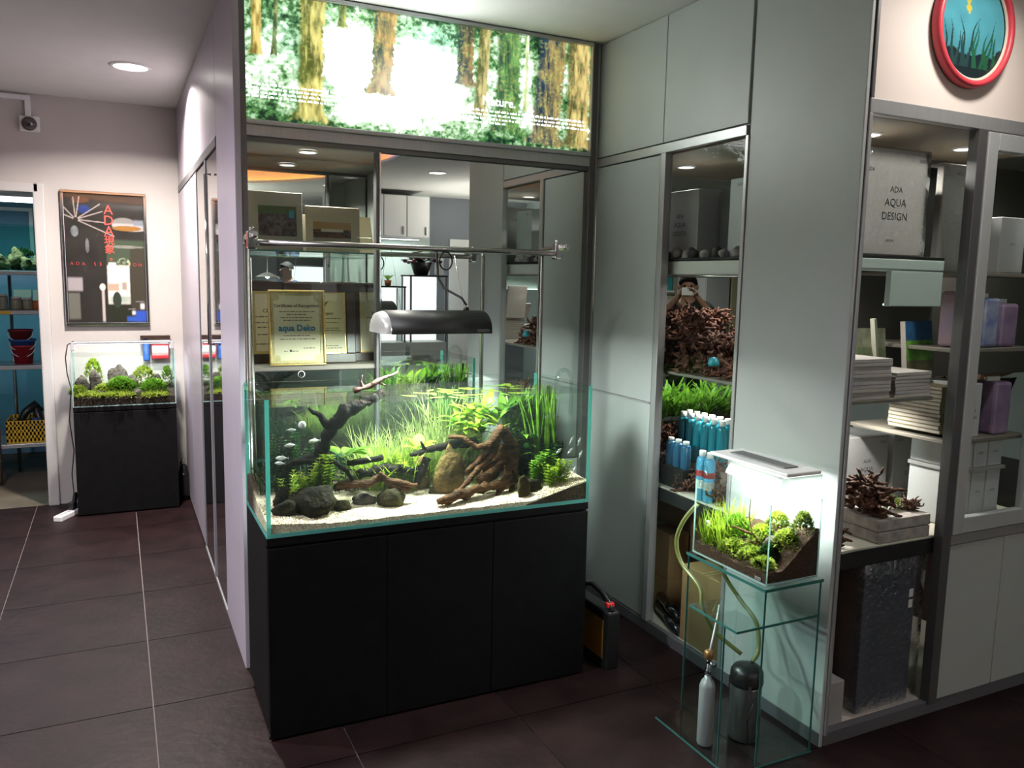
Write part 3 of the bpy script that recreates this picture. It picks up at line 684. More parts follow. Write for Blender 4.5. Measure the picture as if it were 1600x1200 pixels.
def glass_tank(name, label, x0, x1, y0, y1, z0, z1, th, mglass, medge, medge_h=None, water=None, ew=None):
    """rimless tank of five panes with polished edges; returns the root"""
    e = E(name, ((x0+x1)/2, (y0+y1)/2, z0), label, 'aquarium'); ew = ew or th
    box('bottom_pane', mglass, x0, x1, y0, y1, z0, z0+th, e)
    box('front_pane', mglass, x0, x1, y0, y0+.0008, z0+th, z1, e)
    box('back_pane', mglass, x0, x1, y1-.0008, y1, z0+th, z1, e)
    box('side_pane', mglass, x0, x0+.0008, y0+.001, y1-.001, z0+th, z1, e)
    box('side_pane', mglass, x1-.0008, x1, y0+.001, y1-.001, z0+th, z1, e)
    eh = medge_h or medge
    m = MB()
    for (a, b_, c, d) in ((x0, x1, y0-.0006, y0), (x0, x1, y1, y1+.0006)): m.box(a, b_, c, d, z0, z0+ew)
    for (a, b_, c, d) in ((x0-.0006, x0, y0, y1), (x1, x1+.0006, y0, y1)): m.box(a, b_, c, d, z0, z0+ew)
    m.build('bottom_edge', eh, e)
    for (a, c) in ((x0, y0), (x1-ew, y0)):
        box('corner_edge', medge, a, a+ew, c-.0006, c, z0+ew, z1, e)
    for (a, c) in ((x0, y1), (x1-ew, y1)):
        box('corner_edge', medge, a, a+ew, c, c+.0006, z0+ew, z1, e)
    m = MB(); m.box(x0, x1, y0, y0+th*.8, z1-.0012, z1); m.box(x0, x1, y1-th*.8, y1, z1-.0012, z1); m.box(x0, x0+th*.8, y0+th, y1-th, z1-.0012, z1); m.box(x1-th*.8, x1, y0+th, y1-th, z1-.0012, z1)
    m.build('rim_edge', mglass, e)
    if water:
        m = MB(); nx, ny = 40, 16
        vs = [(x0+.002+(x1-x0-.004)*i/nx, y0+.002+(y1-y0-.004)*j/ny, water) for j in range(ny+1) for i in range(nx+1)]
        m.add(vs, [(j*(nx+1)+i, j*(nx+1)+i+1, (j+1)*(nx+1)+i+1, (j+1)*(nx+1)+i) for j in range(ny) for i in range(nx)]); m.build('water_surface', M_water, e)
    return e
def bed(name, label, x0, x1, y0, y1, z0, hf, mt, cat, nx=60, ny=24, mt2=None, split=None):
    """substrate: closed slab whose top follows hf(x, y)"""
    vs = []; fs = []
    for j in range(ny+1):
        for i in range(nx+1):
            x = x0+(x1-x0)*i/nx; y = y0+(y1-y0)*j/ny; vs.append((x, y, hf(x, y)))
    idx = lambda i, j: j*(nx+1)+i
    fs = [(idx(i, j), idx(i+1, j), idx(i+1, j+1), idx(i, j+1)) for j in range(ny) for i in range(nx)]
    m = MB(); m.add(vs, fs, True)
    for (ring) in ([(i, 0) for i in range(nx+1)], [(nx, j) for j in range(ny+1)], [(nx-i, ny) for i in range(nx+1)], [(0, ny-j) for j in range(ny+1)]):
        t = [vs[idx(i, j)] for i, j in ring]; b = [(x, y, z0) for x, y, z in t]; k = len(t)
        m.add(b+t, [(i, i+1, k+i+1, k+i) for i in range(k-1)])
    m.add([(x0, y0, z0), (x1, y0, z0), (x1, y1, z0), (x0, y1, z0)], [(3, 2, 1, 0)])
    return m

# ================================================================== THE BIG TANK
st = E('aquarium_stand', (.6, .225, 0), 'large black cabinet stand under the big planted tank', 'cabinet')
m = MB(); m.rbox(.0, 1.2, .018, .45, .045, .70, .002); m.box(.02, 1.18, .03, .44, .004, .046); m.rbox(0, 1.2, .001, .018, .672, .70, .002); m.box(0, .03, .02, .05, 0, .01); m.box(1.17, 1.2, .02, .05, 0, .01)
m.build('body', M_black, st)
for k in range(3):
    d = box('door', M_black, .001+.4*k, .399+.4*k, 0, .0175, .012, .664, st, b=.002)
tank = glass_tank('aquarium', 'big rimless planted aquarium on the black stand', 0, 1.2, 0, .45, .70, 1.15, .010, M_glass, M_edge, water=1.125, ew=.014)
TZ = .711
def hs(x, y):
    z = TZ+.016+.035*y/.45
    z += .020*max(0, (.22-x)/.22)+.062*max(0, (x-.95)/.25)**1.2*(1-.25*y/.45)+.05*max(0, (y-.2)/.25)*(.5+.5*math.cos((x-.2)*5)**2)
    return z+.004*mnoise.noise(Vector((x*18, y*18, 1)))
wv = bpy.data.materials.new('hazy tank water'); wv.use_nodes = True; wn = wv.node_tree; wn.nodes.remove(wn.nodes['Principled BSDF'])
vs_ = wn.nodes.new('ShaderNodeVolumeScatter'); vs_.inputs['Color'].default_value = (.80, .95, .92, 1); vs_.inputs['Density'].default_value = .06; vs_.inputs['Anisotropy'].default_value = .2
wn.links.new(vs_.outputs[0], wn.nodes['Material Output'].inputs['Volume'])
box('water_body', wv, .003, 1.197, .003, .447, .712, 1.1245, tank)
sandm, _nt, _b = nodes('sand and dark soil bed')
_b.inputs['Roughness'].default_value = .9
_tc = _nt.nodes.new('ShaderNodeTexCoord'); _sx = _nt.nodes.new('ShaderNodeSeparateXYZ'); _nt.links.new(_tc.outputs['Object'], _sx.inputs[0])
_n1 = _nt.nodes.new('ShaderNodeTexNoise'); _n1.inputs['Scale'].default_value = 150; _nt.links.new(_tc.outputs['Object'], _n1.inputs['Vector'])
_n2 = _nt.nodes.new('ShaderNodeTexNoise'); _n2.inputs['Scale'].default_value = 9; _nt.links.new(_tc.outputs['Object'], _n2.inputs['Vector'])
_r1 = _nt.nodes.new('ShaderNodeValToRGB'); _r1.color_ramp.elements[0].color = (.36, .27, .15, 1); _r1.color_ramp.elements[1].color = (.80, .72, .54, 1); _r1.color_ramp.elements[0].position = .3; _r1.color_ramp.elements[1].position = .6
_r2 = _nt.nodes.new('ShaderNodeValToRGB'); _r2.color_ramp.elements[0].color = (.012, .009, .006, 1); _r2.color_ramp.elements[1].color = (.10, .06, .03, 1); _r2.color_ramp.elements[0].position = .35; _r2.color_ramp.elements[1].position = .7
_nt.links.new(_n1.outputs['Fac'], _r1.inputs[0]); _nt.links.new(_n1.outputs['Fac'], _r2.inputs[0])
# dark soil lies towards the back and at the right end, pale sand in the open foreground
_ma = _nt.nodes.new('ShaderNodeMath'); _ma.operation = 'MULTIPLY_ADD'; _nt.links.new(_n2.outputs['Fac'], _ma.inputs[0]); _ma.inputs[1].default_value = .16; _nt.links.new(_sx.outputs['Y'], _ma.inputs[2])
_mr = _nt.nodes.new('ShaderNodeMapRange'); _mr.inputs['From Min'].default_value = .09; _mr.inputs['From Max'].default_value = .16; _nt.links.new(_ma.outputs[0], _mr.inputs['Value'])
_mz = _nt.nodes.new('ShaderNodeMath'); _mz.operation = 'MULTIPLY_ADD'; _nt.links.new(_n2.outputs['Fac'], _mz.inputs[0]); _mz.inputs[1].default_value = .1; _nt.links.new(_sx.outputs['X'], _mz.inputs[2])
# layers seen through the front pane at the right end: dark soil under a thin skin of sand
def _mth(op, a, b_, c=None):
    q = _nt.nodes.new('ShaderNodeMath'); q.operation = op
    for k, s in enumerate((a, b_, c)):
        if s is None: continue
        if isinstance(s, (int, float)): q.inputs[k].default_value = s
        else: _nt.links.new(s, q.inputs[k])
    return q.outputs[0]
_t = _mth('MAXIMUM', _mth('SUBTRACT', _sx.outputs['X'], .33), 0.0)
_zs = _mth('MULTIPLY_ADD', _t, .25, .016); _dk = _mth('MULTIPLY', _mth('GREATER_THAN', _mth('SUBTRACT', _mth('SUBTRACT', _zs, _sx.outputs['Z']), _mth('MULTIPLY', _n2.outputs['Fac'], .016)), .004), _mth('GREATER_THAN', _sx.outputs['X'], .33))
_mr0 = _mr; _mr = type('o', (), {'outputs': [_mth('MAXIMUM', _mr0.outputs[0], _dk)]})
_mx = _nt.nodes.new('ShaderNodeMix'); _mx.data_type = 'RGBA'; _nt.links.new(_mr.outputs[0], _mx.inputs[0]); _nt.links.new(_r1.outputs[0], _mx.inputs[6]); _nt.links.new(_r2.outputs[0], _mx.inputs[7])
_nt.links.new(_mx.outputs[2], _b.inputs['Base Color'])
sb = bed('sand_bed', '', .004, 1.196, .004, .446, TZ, hs, sandm, 'sand', 80, 30).build('sand_bed', sandm, None, origin=(.6, .225, TZ))
tag(sb, 'pale sand and dark soil bed in the big tank', 'sand')
rnd = random.Random(11)
def pebbles(name, label, n, fn, r0, r1, cols, seed):
    rnd = random.Random(seed); m = MB()
    ic = bmesh.new(); bmesh.ops.create_icosphere(ic, subdivisions=1, radius=1); iv = [v.co.copy() for v in ic.verts]; iff = [[v.index for v in f.verts] for f in ic.faces]; ic.free()
    for _ in range(n):
        p = fn(rnd); r = rnd.uniform(r0, r1); q = (rnd.uniform(.7, 1.3), rnd.uniform(.7, 1.3), rnd.uniform(.5, .9))
        m.add([(p[0]+v.x*r*q[0], p[1]+v.y*r*q[1], p[2]+v.z*r*q[2]) for v in iv], iff)
    o = m.build(name, cols, None, origin=(.3, .1, TZ)); tag(o, label, 'gravel', kind='stuff'); return o
M_peb = mat('mixed pale gravel', (.78, .68, .48), .8, col2=(.16, .10, .05), vscale=220, detail=0, vdist=(.38, .62))
def pf(rnd):
    while True:
        x = rnd.uniform(.01, 1.19); y = .006+abs(rnd.gauss(0, .05)) if rnd.random() < .75 else rnd.uniform(.01, .2)
        k = max(0, 1-x/.42) if x < .5 else (.35 if x > 1.0 else .06)
        if rnd.random() < k+.04 and y < .3: return (x, y, hs(x, y)-.0003)
pebbles('gravel', 'loose pale gravel scattered over the front of the big tank', 3800, pf, .0022, .0042, M_peb, 4)
# stones: pixel of the base centre, width, height in the photograph -> size at that depth
def place(px, py, z=None):
    p = P(px, py, 2, TZ+.03 if z is None else z)
    for _ in range(4):
        p = P(px, py, 2, (hs(p.x, min(.44, max(.006, p.y))) if z is None else z))
    return p
def TW(px, py, y): return P(px, py, 1, y)
def pxm(p): return (p-CAM).dot(_f)/FPX
def tstone(px, py, w, h, mt, label, seed, rough=.25, dy=.8, yy=None):
    p = place(px, py) if yy is None else TW(px, py, yy); s = pxm(p); w *= s; h *= s
    if yy is not None: h += max(0, p.z-hs(p.x, yy))
    y = min(.44-w*.42*dy, max(w*.42*dy+.008, p.y+w*.3*dy)); x = min(1.19-w*.52, max(w*.52+.006, p.x))
    o = rock_bm((x, y, hs(x, y)-.012), w*.52, w*.42*dy, h*.56, seed, rough).build('stone', mt, None, origin=(x, y, hs(x, y)-.01))
    return tag(o, label, 'stone', 'stones in the big tank')
tstone(446, 806, 40, 30, M_stoned, 'dark stone in the front left corner of the big tank', 1)
tstone(492, 808, 74, 56, M_stoned, 'largest dark rounded stone at the left front of the big tank', 2, .18, 1.0)
tstone(536, 798, 32, 20, M_stone, 'small round olive stone right of the largest dark stone', 3)
tstone(572, 789, 42, 20, M_stoneg, 'flat brown stone on the sand left of the split olive stone', 4)
tstone(620, 791, 54, 32, M_stone, 'broad split olive stone in the middle of the sand', 5)
tstone(704, 772, 54, 78, M_stoneo, 'tall triangular ochre stone under the root arch', 6, .2, .7)
tstone(661, 768, 30, 56, M_stoneo, 'slender ochre stone left of the tall triangular one', 7, .2)
tstone(678, 772, 18, 16, M_stone, 'small stone between the two upright ochre stones', 8)
tstone(821, 776, 26, 38, M_stone, 'upright olive stone right of the root legs', 9)
tstone(836, 768, 30, 26, M_stoned, 'dark stone behind the upright olive stone at right', 10)
tstone(842, 735, 40, 66, M_stoneg, 'brown boulder among the plants at the right of the big tank', 12, .3, .8, .24)
tstone(866, 722, 34, 46, M_stoned, 'dark boulder deep in the right plants of the big tank', 13, .3, .8, .28)
tstone(445, 785, 34, 30, M_stoned, 'dark stone behind the front left corner stone', 14, .25, .8, .14)
def wd(label, paths, mt, seed, cat='driftwood'):
    pp = [[(TW(a, b, y), r) for (a, b, y, r) in path] for path in paths]
    for path in pp:
        for i, (p, r) in enumerate(path):
            p.y = min(.445-r*1.6, max(.006+r*1.6, p.y)); p.x = min(1.195-r*1.6, max(.006+r*1.6, p.x))
    o = wood(pp, seed).build('driftwood', mt, None, origin=tuple(pp[0][0][0])); return tag(o, label, cat, 'driftwood in the big tank')
wd('arched brown root with several legs in the middle of the big tank', [
    [(700, 683, .19, .010), (724, 685, .17, .009), (746, 700, .15, .011), (766, 694, .15, .016), (777, 676, .17, .019), (782, 666, .19, .014)],
    [(777, 676, .17, .018), (772, 706, .15, .015), (750, 730, .13, .012), (733, 750, .11, .011), (716, 767, .09, .007)],
    [(766, 694, .15, .014), (745, 722, .14, .010), (728, 738, .13, .008)],
    [(780, 670, .19, .020), (800, 690, .20, .026), (800, 720, .19, .028), (792, 745, .15, .016), (776, 777, .09, .009)],
    [(800, 715, .19, .022), (806, 745, .17, .013), (796, 772, .13, .008)],
    [(792, 705, .20, .034), (770, 735, .19, .030), (750, 752, .19, .022)],
    [(755, 735, .15, .010), (775, 722, .14, .009), (782, 716, .15, .006)]], M_dw, 21)
wd('long weathered log lying on the sand below the root', [[(684, 784, .045, .012), (706, 777, .06, .019), (740, 767, .08, .019), (782, 756, .12, .015), (815, 752, .17, .010)]], M_dw, 22)
wd('dark rooty beam running back behind the ochre stone', [[(640, 712, .20, .007), (662, 705, .2, .011), (700, 696, .24, .016), (745, 690, .28, .018)], [(657, 690, .2, .004), (664, 704, .2, .008)], [(668, 715, .2, .016), (652, 755, .19, .012)]], M_dwd, 23)
wd('dark forked branch leaning up through the water surface', [[(497, 715, .22, .020), (508, 690, .20, .021), (522, 662, .19, .024), (540, 640, .19, .025), (575, 626, .20, .019), (600, 612, .21, .014)],
    [(517, 668, .19, .015), (500, 650, .18, .011), (482, 638, .18, .005)], [(497, 715, .22, .02), (470, 722, .25, .014), (440, 728, .28, .010)]], M_dwd, 24)
wd('tip of the branch sticking out of the water, bark brown', [[(552, 611, .22, .010), (575, 603, .22, .011), (598, 592, .22, .008), (622, 581, .22, .003)], [(566, 606, .22, .008), (563, 596, .22, .005), (566, 586, .22, .002)], [(590, 597, .22, .005), (602, 602, .22, .003)]], mat('wet bark, pink brown', (.16, .08, .055), .6, col2=(.03, .015, .01), vscale=40, bump=.4), 25)
wd('brown log lying across the left foreground', [[(522, 762, .16, .014), (555, 756, .15, .017), (590, 750, .15, .016), (602, 748, .15, .012)]], M_dw, 26)
wd('gnarled knot of wood pointing right in the middle foreground', [[(592, 738, .14, .006), (604, 748, .13, .013), (628, 755, .12, .014), (652, 757, .12, .005)], [(604, 748, .13, .012), (620, 764, .12, .014), (640, 764, .12, .008)]], M_dw, 27)
wd('short black log end in front of the pale grass', [[(540, 724, .22, .010), (570, 720, .21, .011), (598, 714, .20, .011)]], M_dwd, 28)
wd('thin black root arching over the left plants', [[(455, 722, .2, .007), (495, 720, .18, .009), (525, 722, .16, .008), (543, 738, .15, .008), (550, 750, .15, .006)]], M_dwd, 29)
wd('dark log half buried behind the knot of wood', [[(560, 742, .24, .016), (600, 732, .23, .018), (650, 735, .22, .015)]], M_dwd, 30)
CAGE[0] = (.012, 1.188, .012, .438, 1.120)
def plant(label, loc, cat='water plant', name='water_plant'): return E(name, tuple(loc), label, cat, 'plants in the big tank')
def gp(x, y): return (x, y, hs(x, y)-.004)
rnd = random.Random(77)
# pale grass at the back
e = plant('thicket of pale fine grass along the middle back of the big tank', gp(.62, .38))
sp = [gp(x, y) for x in np.linspace(.42, .80, 16) for y in (.32, .37, .42)]
grass('blades', sp, 620, .22, .0045, G['pale'], e, rnd, .38, 1.6)
e = plant('taller pale grass behind the root of the big tank', gp(.78, .41)); grass('blades', [gp(x, .41) for x in np.linspace(.68, .92, 8)], 220, .34, .005, G['pale'], e, rnd, .3, 1.3)
e = plant('lime green grass mass left of the root', gp(.58, .30)); grass('blades', [gp(x, y) for x in np.linspace(.42, .64, 9) for y in (.26, .31)], 520, .17, .005, G['lime'], e, rnd, .5, 1.6)
e = plant('dark stringy weed in the back left corner', gp(.15, .36)); grass('blades', [gp(x, y) for x in np.linspace(.03, .36, 12) for y in (.28, .36, .42)], 330, .12, .0055, G['dark'], e, rnd, .6, 1.8)
e = plant('mid green weed hanging under the surface at the left', gp(.2, .40)); grass('blades', [(x, .41, 1.118) for x in np.linspace(.04, .45, 12)], 150, .07, .008, G['mid'], e, rnd, 1.0, 3.0)
# leafy stems: pixel of the top, depth y, half width, number of stems
def stem_plant(label, px, py, y, hw, n, mt, lw, ll, whorl):
    t = TW(px, py, y); x = min(1.16, max(.04, t.x)); z = hs(x, y); e = plant(label, (x, y, z))
    sp = [gp(min(1.17, max(.03, x+rnd.uniform(-hw, hw))), min(.42, max(.03, y+rnd.uniform(-hw, hw)*.5))) for _ in range(n)]
    stems('foliage', sp, max(.04, t.z-z), mt, e, rnd, lw, ll, 4, .02, whorl)
stem_plant('bright feathery stem plant behind the left corner stones', 462, 742, .16, .035, 5, G['lime'], .006, .024, 5)
stem_plant('round-leaved lime stem plant beside the largest dark stone', 504, 718, .17, .025, 4, G['lime'], .015, .024, 3)
stem_plant('dark leafy stems under the forked branch', 462, 690, .30, .09, 8, G['dark'], .010, .022, 4)
stem_plant('lime stem plant at the right front of the big tank', 868, 722, .08, .03, 4, G['lime'], .009, .026, 4)
stem_plant('green stem plant right of the root legs', 842, 708, .15, .035, 5, G['bright'], .011, .024, 4)
stem_plant('tiny round-leaved creeper left of the root', 628, 712, .24, .05, 6, G['lime'], .009, .014, 4)
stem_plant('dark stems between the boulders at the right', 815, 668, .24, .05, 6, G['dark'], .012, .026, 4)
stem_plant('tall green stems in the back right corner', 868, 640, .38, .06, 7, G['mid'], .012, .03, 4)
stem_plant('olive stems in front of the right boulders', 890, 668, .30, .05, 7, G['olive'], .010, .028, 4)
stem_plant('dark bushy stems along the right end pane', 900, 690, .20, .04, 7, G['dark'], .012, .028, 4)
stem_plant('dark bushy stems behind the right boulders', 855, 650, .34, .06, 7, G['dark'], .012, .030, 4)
e = plant('bright weed filling the upper right corner under the surface', gp(1.13, .28)); grass('blades', [gp(x, y) for x in (1.08, 1.12, 1.16) for y in (.22, .3, .38)], 130, .36, .011, G['bright'], e, rnd, .14, .8)
# large leaves: every leaf a part
def rosette(label, base, n, L, w, mt, rnd, up=1.0, fan=1.0, petiole=.4, yb=.5):
    e = plant(label, base, name='leafy_plant'); pm = MB()
    for k in range(n):
        a = rnd.uniform(0, 2*PI); d = Vector((math.cos(a)*fan, math.sin(a)*fan*yb, up*rnd.uniform(.5, 1.2))).normalized(); l = L*rnd.uniform(.7, 1.15)
        b = Vector(base)+d*l*petiole; pm.tube([base, b], .0015, 4, cap=False)
        m = MB(); leaf(m, b, d, l*(1-petiole*.5), w*rnd.uniform(.8, 1.2), rnd.uniform(.4, 1.4), 6); m.build('leaf', mt, e)
    pm.build('stems', mt, e); return e
def fern(label, spots, n, L, w, mats, up=.8):
    """leaves springing from several points of the wood"""
    c = sum((TW(*s) for s in spots), Vector())/len(spots); e = plant(label, tuple(c), name='fern'); pm = MB()
    for k in range(n):
        b = TW(*spots[k % len(spots)])+Vector((rnd.gauss(0, .012), rnd.gauss(0, .012), rnd.gauss(0, .010))); a = rnd.uniform(0, 2*PI); l = L*rnd.uniform(.65, 1.15)
        m = MB(); leaf(m, b, (math.cos(a), math.sin(a)*.6-.15, up*rnd.uniform(.3, 1.4)), l, w*rnd.uniform(.8, 1.25), rnd.uniform(.3, 1.5), 5); m.build('leaf', mats[k % len(mats)], e)
    return e
fern('broad lime fern on top of the root arch', [(740, 668, .24), (752, 655, .26), (765, 650, .27), (728, 672, .25), (770, 665, .25), (748, 678, .23)], 46, .085, .030, [G['lime'], G['lime'], G['bright']])
fern('upright green fern behind the root', [(785, 650, .30), (800, 645, .31), (812, 650, .30), (795, 665, .29)], 34, .13, .030, [G['bright'], G['mid'], G['bright']], 1.6)
fern('dark fern clinging to the right of the root', [(815, 690, .25), (825, 672, .27), (812, 712, .22), (832, 695, .25)], 34, .10, .026, [G['mid'], G['dark'], G['bright']], .8)
fern('lime fern leaves hanging over the root from behind', [(735, 650, .30), (720, 662, .29), (758, 640, .31)], 26, .10, .028, [G['lime'], G['bright'], G['lime']], .7)
fern('bright fern fronds under the surface at the right end', [(880, 630, .34), (895, 622, .32), (870, 640, .30)], 22, .12, .026, [G['bright'], G['lime']], .9)
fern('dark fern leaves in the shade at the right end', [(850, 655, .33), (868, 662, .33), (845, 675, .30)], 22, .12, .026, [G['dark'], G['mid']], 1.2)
b = TW(535, 715, .20); rosette('large-leaved green sword plant by the forked branch', (b.x, .20, b.z), 9, .10, .042, G['bright'], rnd, .55, 1.2, .3)
b = TW(655, 705, .28); rosette('round pale leaf plant left of the root', (b.x, .28, b.z), 6, .07, .040, G['lime'], rnd, .8, 1.0, .3)
b = TW(700, 640, .40); rosette('broad upright leaf plant in the hazy back of the tank', (b.x, .40, b.z-.10), 9, .20, .030, G['mid'], rnd, 2.0, .5, .15)
e = plant('mat of leaves floating at the surface on the right', (.85, .25, 1.12), name='floating_plant')
for k in range(34):
    x = rnd.uniform(.55, 1.05); y = rnd.uniform(.12, .40); a = rnd.uniform(0, 6.28); m = MB(); leaf(m, (x, y, 1.118), (math.cos(a), math.sin(a), .12), rnd.uniform(.05, .09), .022, .25, 4); m.build('leaf', G['lime'] if k % 3 else G['bright'], e)
CAGE[0] = None
M_fish = mat('silver fish', (.62, .66, .62), .25, .3)
for k, (px, py, y, yaw, L) in enumerate([(453, 696, .12, .2, .040), (491, 689, .14, .35, .044), (440, 716, .08, -.3, .040), (437, 724, .06, -.5, .032), (455, 672, .15, 2.8, .03)]):
    fish(['silver fish', 'larger silver fish', 'grey fish', 'bright little fish', 'pale fish'][k]+' '+['level with the dark weed at the left', 'just left of the forked branch', 'lowest left, beside the corner edge', 'below the grey fish at the left', 'highest at the left of the tank'][k], tuple(TW(px, py, y)), L, yaw, M_fish, 'fish in the big tank')
for k, (px, py, y, pt) in enumerate([(873, 705, .07, .5), (891, 705, .09, .6), (893, 688, .11, .9), (880, 742, .06, .5), (907, 710, .1, 1.0), (905, 690, .14, 1.1), (897, 735, .1, 1.0)]):
    fish(['pale fish over the lime stems at the right', 'second fish from the lime stems at the right', 'upper slim fish at the right', 'lowest fish above the gravel at the right', 'fish nearest the right corner edge', 'highest fish in the right corner', 'slim fish just above the dark soil at the right'][k], tuple(TW(px, py, y)), .036, PI+.3, M_fish, 'fish in the big tank', pt)
# glass pipes and diffuser
M_pipe = glassmat('pipe glass', (.90, .95, .93), 1.5, 1.6, base=.06)
def gtube(m, pts, r, n=10): return m.tube(pts, r, n, cap=False)
e = E('glass_lily_pipe', (1.17, .2, 1.15), 'glass outflow pipe hooked over the right end of the big tank', 'pipe')
pts = [Vector((1.225, .2, .98)), Vector((1.225, .2, 1.14))]+[Vector((1.19+.035*math.cos(a), .2, 1.14+.05*math.sin(a))) for a in np.linspace(0, PI, 9)]+[Vector((1.155, .2, 1.10)), Vector((1.155, .2, 1.04)), Vector((1.145, .19, 1.02)), Vector((1.12, .17, 1.015))]
gtube(MB(), pts, .0075).build('pipe', M_pipe, e)
MB().lathe([(.008, 0), (.016, .02), (.024, .045), (.026, .05)], (1.125, .175, 1.015), 14, M=Matrix.Rotation(-PI/2, 4, 'Y'), cap=False).build('lily_mouth', M_pipe, e)
e = E('glass_inlet_pipe', (.035, .3, .8), 'glass inflow pipe in the left rear of the big tank', 'pipe')
pts = [Vector((-.016, .33, .95)), Vector((-.016, .33, 1.14))]+[Vector((.012-.028*math.cos(a), .33, 1.14+.035*math.sin(a))) for a in np.linspace(0, PI, 9)]+[Vector((.04, .33, 1.0)), Vector((.04, .33, .80))]
gtube(MB(), pts, .0075).build('pipe', M_pipe, e)
e = E('co2_diffuser', tuple(TW(472, 664, .13)), 'white round glass diffuser hanging at the left of the big tank', 'diffuser')
c = TW(472, 664, .13)
MB().lathe([(.001, -.004), (.011, -.004), (.013, 0), (.011, .004), (.001, .004)], tuple(c), 18, M=Matrix.Rotation(PI/2, 4, 'X')).build('disc', M_white2, e)
gtube(MB(), [c+Vector((0, 0, .013)), c+Vector((0, 0, .15)), c+Vector((0, .0, .165)), c+Vector((0, .02, .17))], .002, 6).build('stem', M_pipe, e)
MB().lathe([(.010, -.003), (.012, 0), (.010, .003)], tuple(c+Vector((0, .0, .172))), 16, M=Matrix.Rotation(PI/2, 4, 'X'), cap=False).build('clip_ring', M_white2, e)

# ---- light stand
ls = E('light_stand', (.03, .47, .0), 'stainless pipe light stand rising behind the big tank with a long crossbar', 'light stand')
R_ = .0125
BZ = 1.672
def arc(c, r, a0, a1, u, v, n=6): return [Vector(c)+Vector(u)*r*math.cos(a)+Vector(v)*r*math.sin(a) for a in np.linspace(a0, a1, n)]
px_l = .022
MB().tube([(px_l, .475, .0), (px_l, .475, BZ-.03)]+arc((px_l, .445, BZ-.03), .03, 0, PI/2, (0, 1, 0), (0, 0, 1))+[(px_l, .34, BZ), (px_l, .27, BZ)], R_, 10).build('upright', M_steel, ls)
MB().tube([(1.222, .475, .0), (1.222, .475, BZ-.03)]+arc((1.222, .445, BZ-.03), .03, 0, PI/2, (0, 1, 0), (0, 0, 1))+[(1.222, .34, BZ), (1.222, .27, BZ)], R_*.8, 10).build('upright', M_steel, ls)
MB().tube([(px_l+.02, .345, BZ-.021), (1.24, .345, BZ-.021)], R_*.95, 10).build('crossbar', M_steel, ls)
MB().tube([(px_l+.02, .320, BZ-.027), (1.0, .320, BZ-.027)], .0025, 6).build('cable', M_blackp, ls)
for x in (px_l, 1.222):
    m = MB(); m.rbox(x-.016, x+.016, .325, .365, BZ-.045, BZ+.018, .006); m.tube([(x, .322, BZ), (x, .300, BZ)], .014, 10); m.tube([(x, .345, BZ+.015), (x, .345, BZ+.032)], .009, 8); m.build('clamp', M_chrome, ls)
for x in (px_l, 1.222): MB().tube([(x, .262, BZ), (x, .275, BZ)], .0135, 12).build('end_cap', M_chrome, ls)
MB().tube([(px_l+.025, .49, .0), (px_l+.012, .475, 1.60)], .005, 6).build('side_pipe', M_steel, ls)
# ---- pendant lamp
LX0, LX1, LY, LZ = .452, .835, .225, 1.343
pl = E('pendant_lamp', (.63, LY, LZ), 'charcoal half-round pendant lamp hanging over the big tank', 'lamp')
M_lampk = mat('charcoal lamp shell', (.035, .036, .036), .45, .2)
M_refl = mat('white lamp reflector', (.80, .80, .78), .35, .2)
def halfshell(x0, x1, r, t=None):
    m = MB(); n = 16; vs = []
    for x in (x0, x1):
        for i in range(n+1):
            a = PI*i/n; vs.append((x, LY-r*1.35*math.cos(a), LZ+r*math.sin(a)**.75))
    m.add(vs, [(i, i+1, n+1+i+1, n+1+i) for i in range(n)], True); return m
o = halfshell(LX0, LX1, .078).build('shell', M_lampk, pl); md = o.modifiers.new('thick', 'SOLIDIFY'); md.thickness = .003
halfshell(LX0+.004, LX1-.004, .072).build('reflector', M_refl, pl)
def endcap(x, bulge, mt, name):
    m = MB(); n = 16; rings = [(0, 1.0), (.6, .93), (.9, .75), (1.0, .4)]; vs = []
    for (q, k) in rings:
        for i in range(n+1): a = PI*i/n; vs.append((x+bulge*q, LY-.077*1.35*k*math.cos(a), LZ+.001+.077*k*math.sin(a)**.75))
    fs = [(j*(n+1)+i, j*(n+1)+i+1, (j+1)*(n+1)+i+1, (j+1)*(n+1)+i) for j in range(3) for i in range(n)]+[tuple(3*(n+1)+i for i in range(n+1))]
    m.add(vs, fs, True); return m.build(name, mt, pl)
endcap(LX0, -.030, M_refl, 'end_reflector'); endcap(LX1, .004, M_lampk, 'end_plate')
MB().tube([(LX0+.07, LY, LZ+.03), (LX1-.07, LY, LZ+.03)], .012, 10).build('bulb', emat('metal halide bulb', (.92, 1.0, .95), 30), pl)
MB().rbox(LX1-.06, LX1-.012, LY-.108, LY-.103, LZ+.006, LZ+.016, .001).build('label_plate', mat('grey lamp label', (.10, .10, .10), .5), pl)
MB().lathe([(.012, 0), (.010, .012), (.004, .016)], (.775, LY, LZ+.078), 12).build('cord_grip', M_blackp, pl)
cp = [Vector((.775, LY, LZ+.10)), Vector((.765, LY+.02, LZ+.125)), Vector((.715, .30, LZ+.16)), Vector((.70, .33, LZ+.20)), Vector((.70, .338, BZ-.06)), Vector((.70, .345, BZ-.035))]
MB().tube(cp, .0045, 6).build('cord', M_blackp, pl)
MB().tube([Vector((.735+.026*math.cos(a), .338, BZ-.065+.034*math.sin(a))) for a in np.linspace(0, 2*PI, 17)], .0032, 6).build('cord_loop', M_blackp, pl)
for x in (.52, .77): MB().tube([(x, LY, LZ+.078), (x, .345, BZ-.03)], .0008, 4).build('hanger_wire', M_steel, pl)
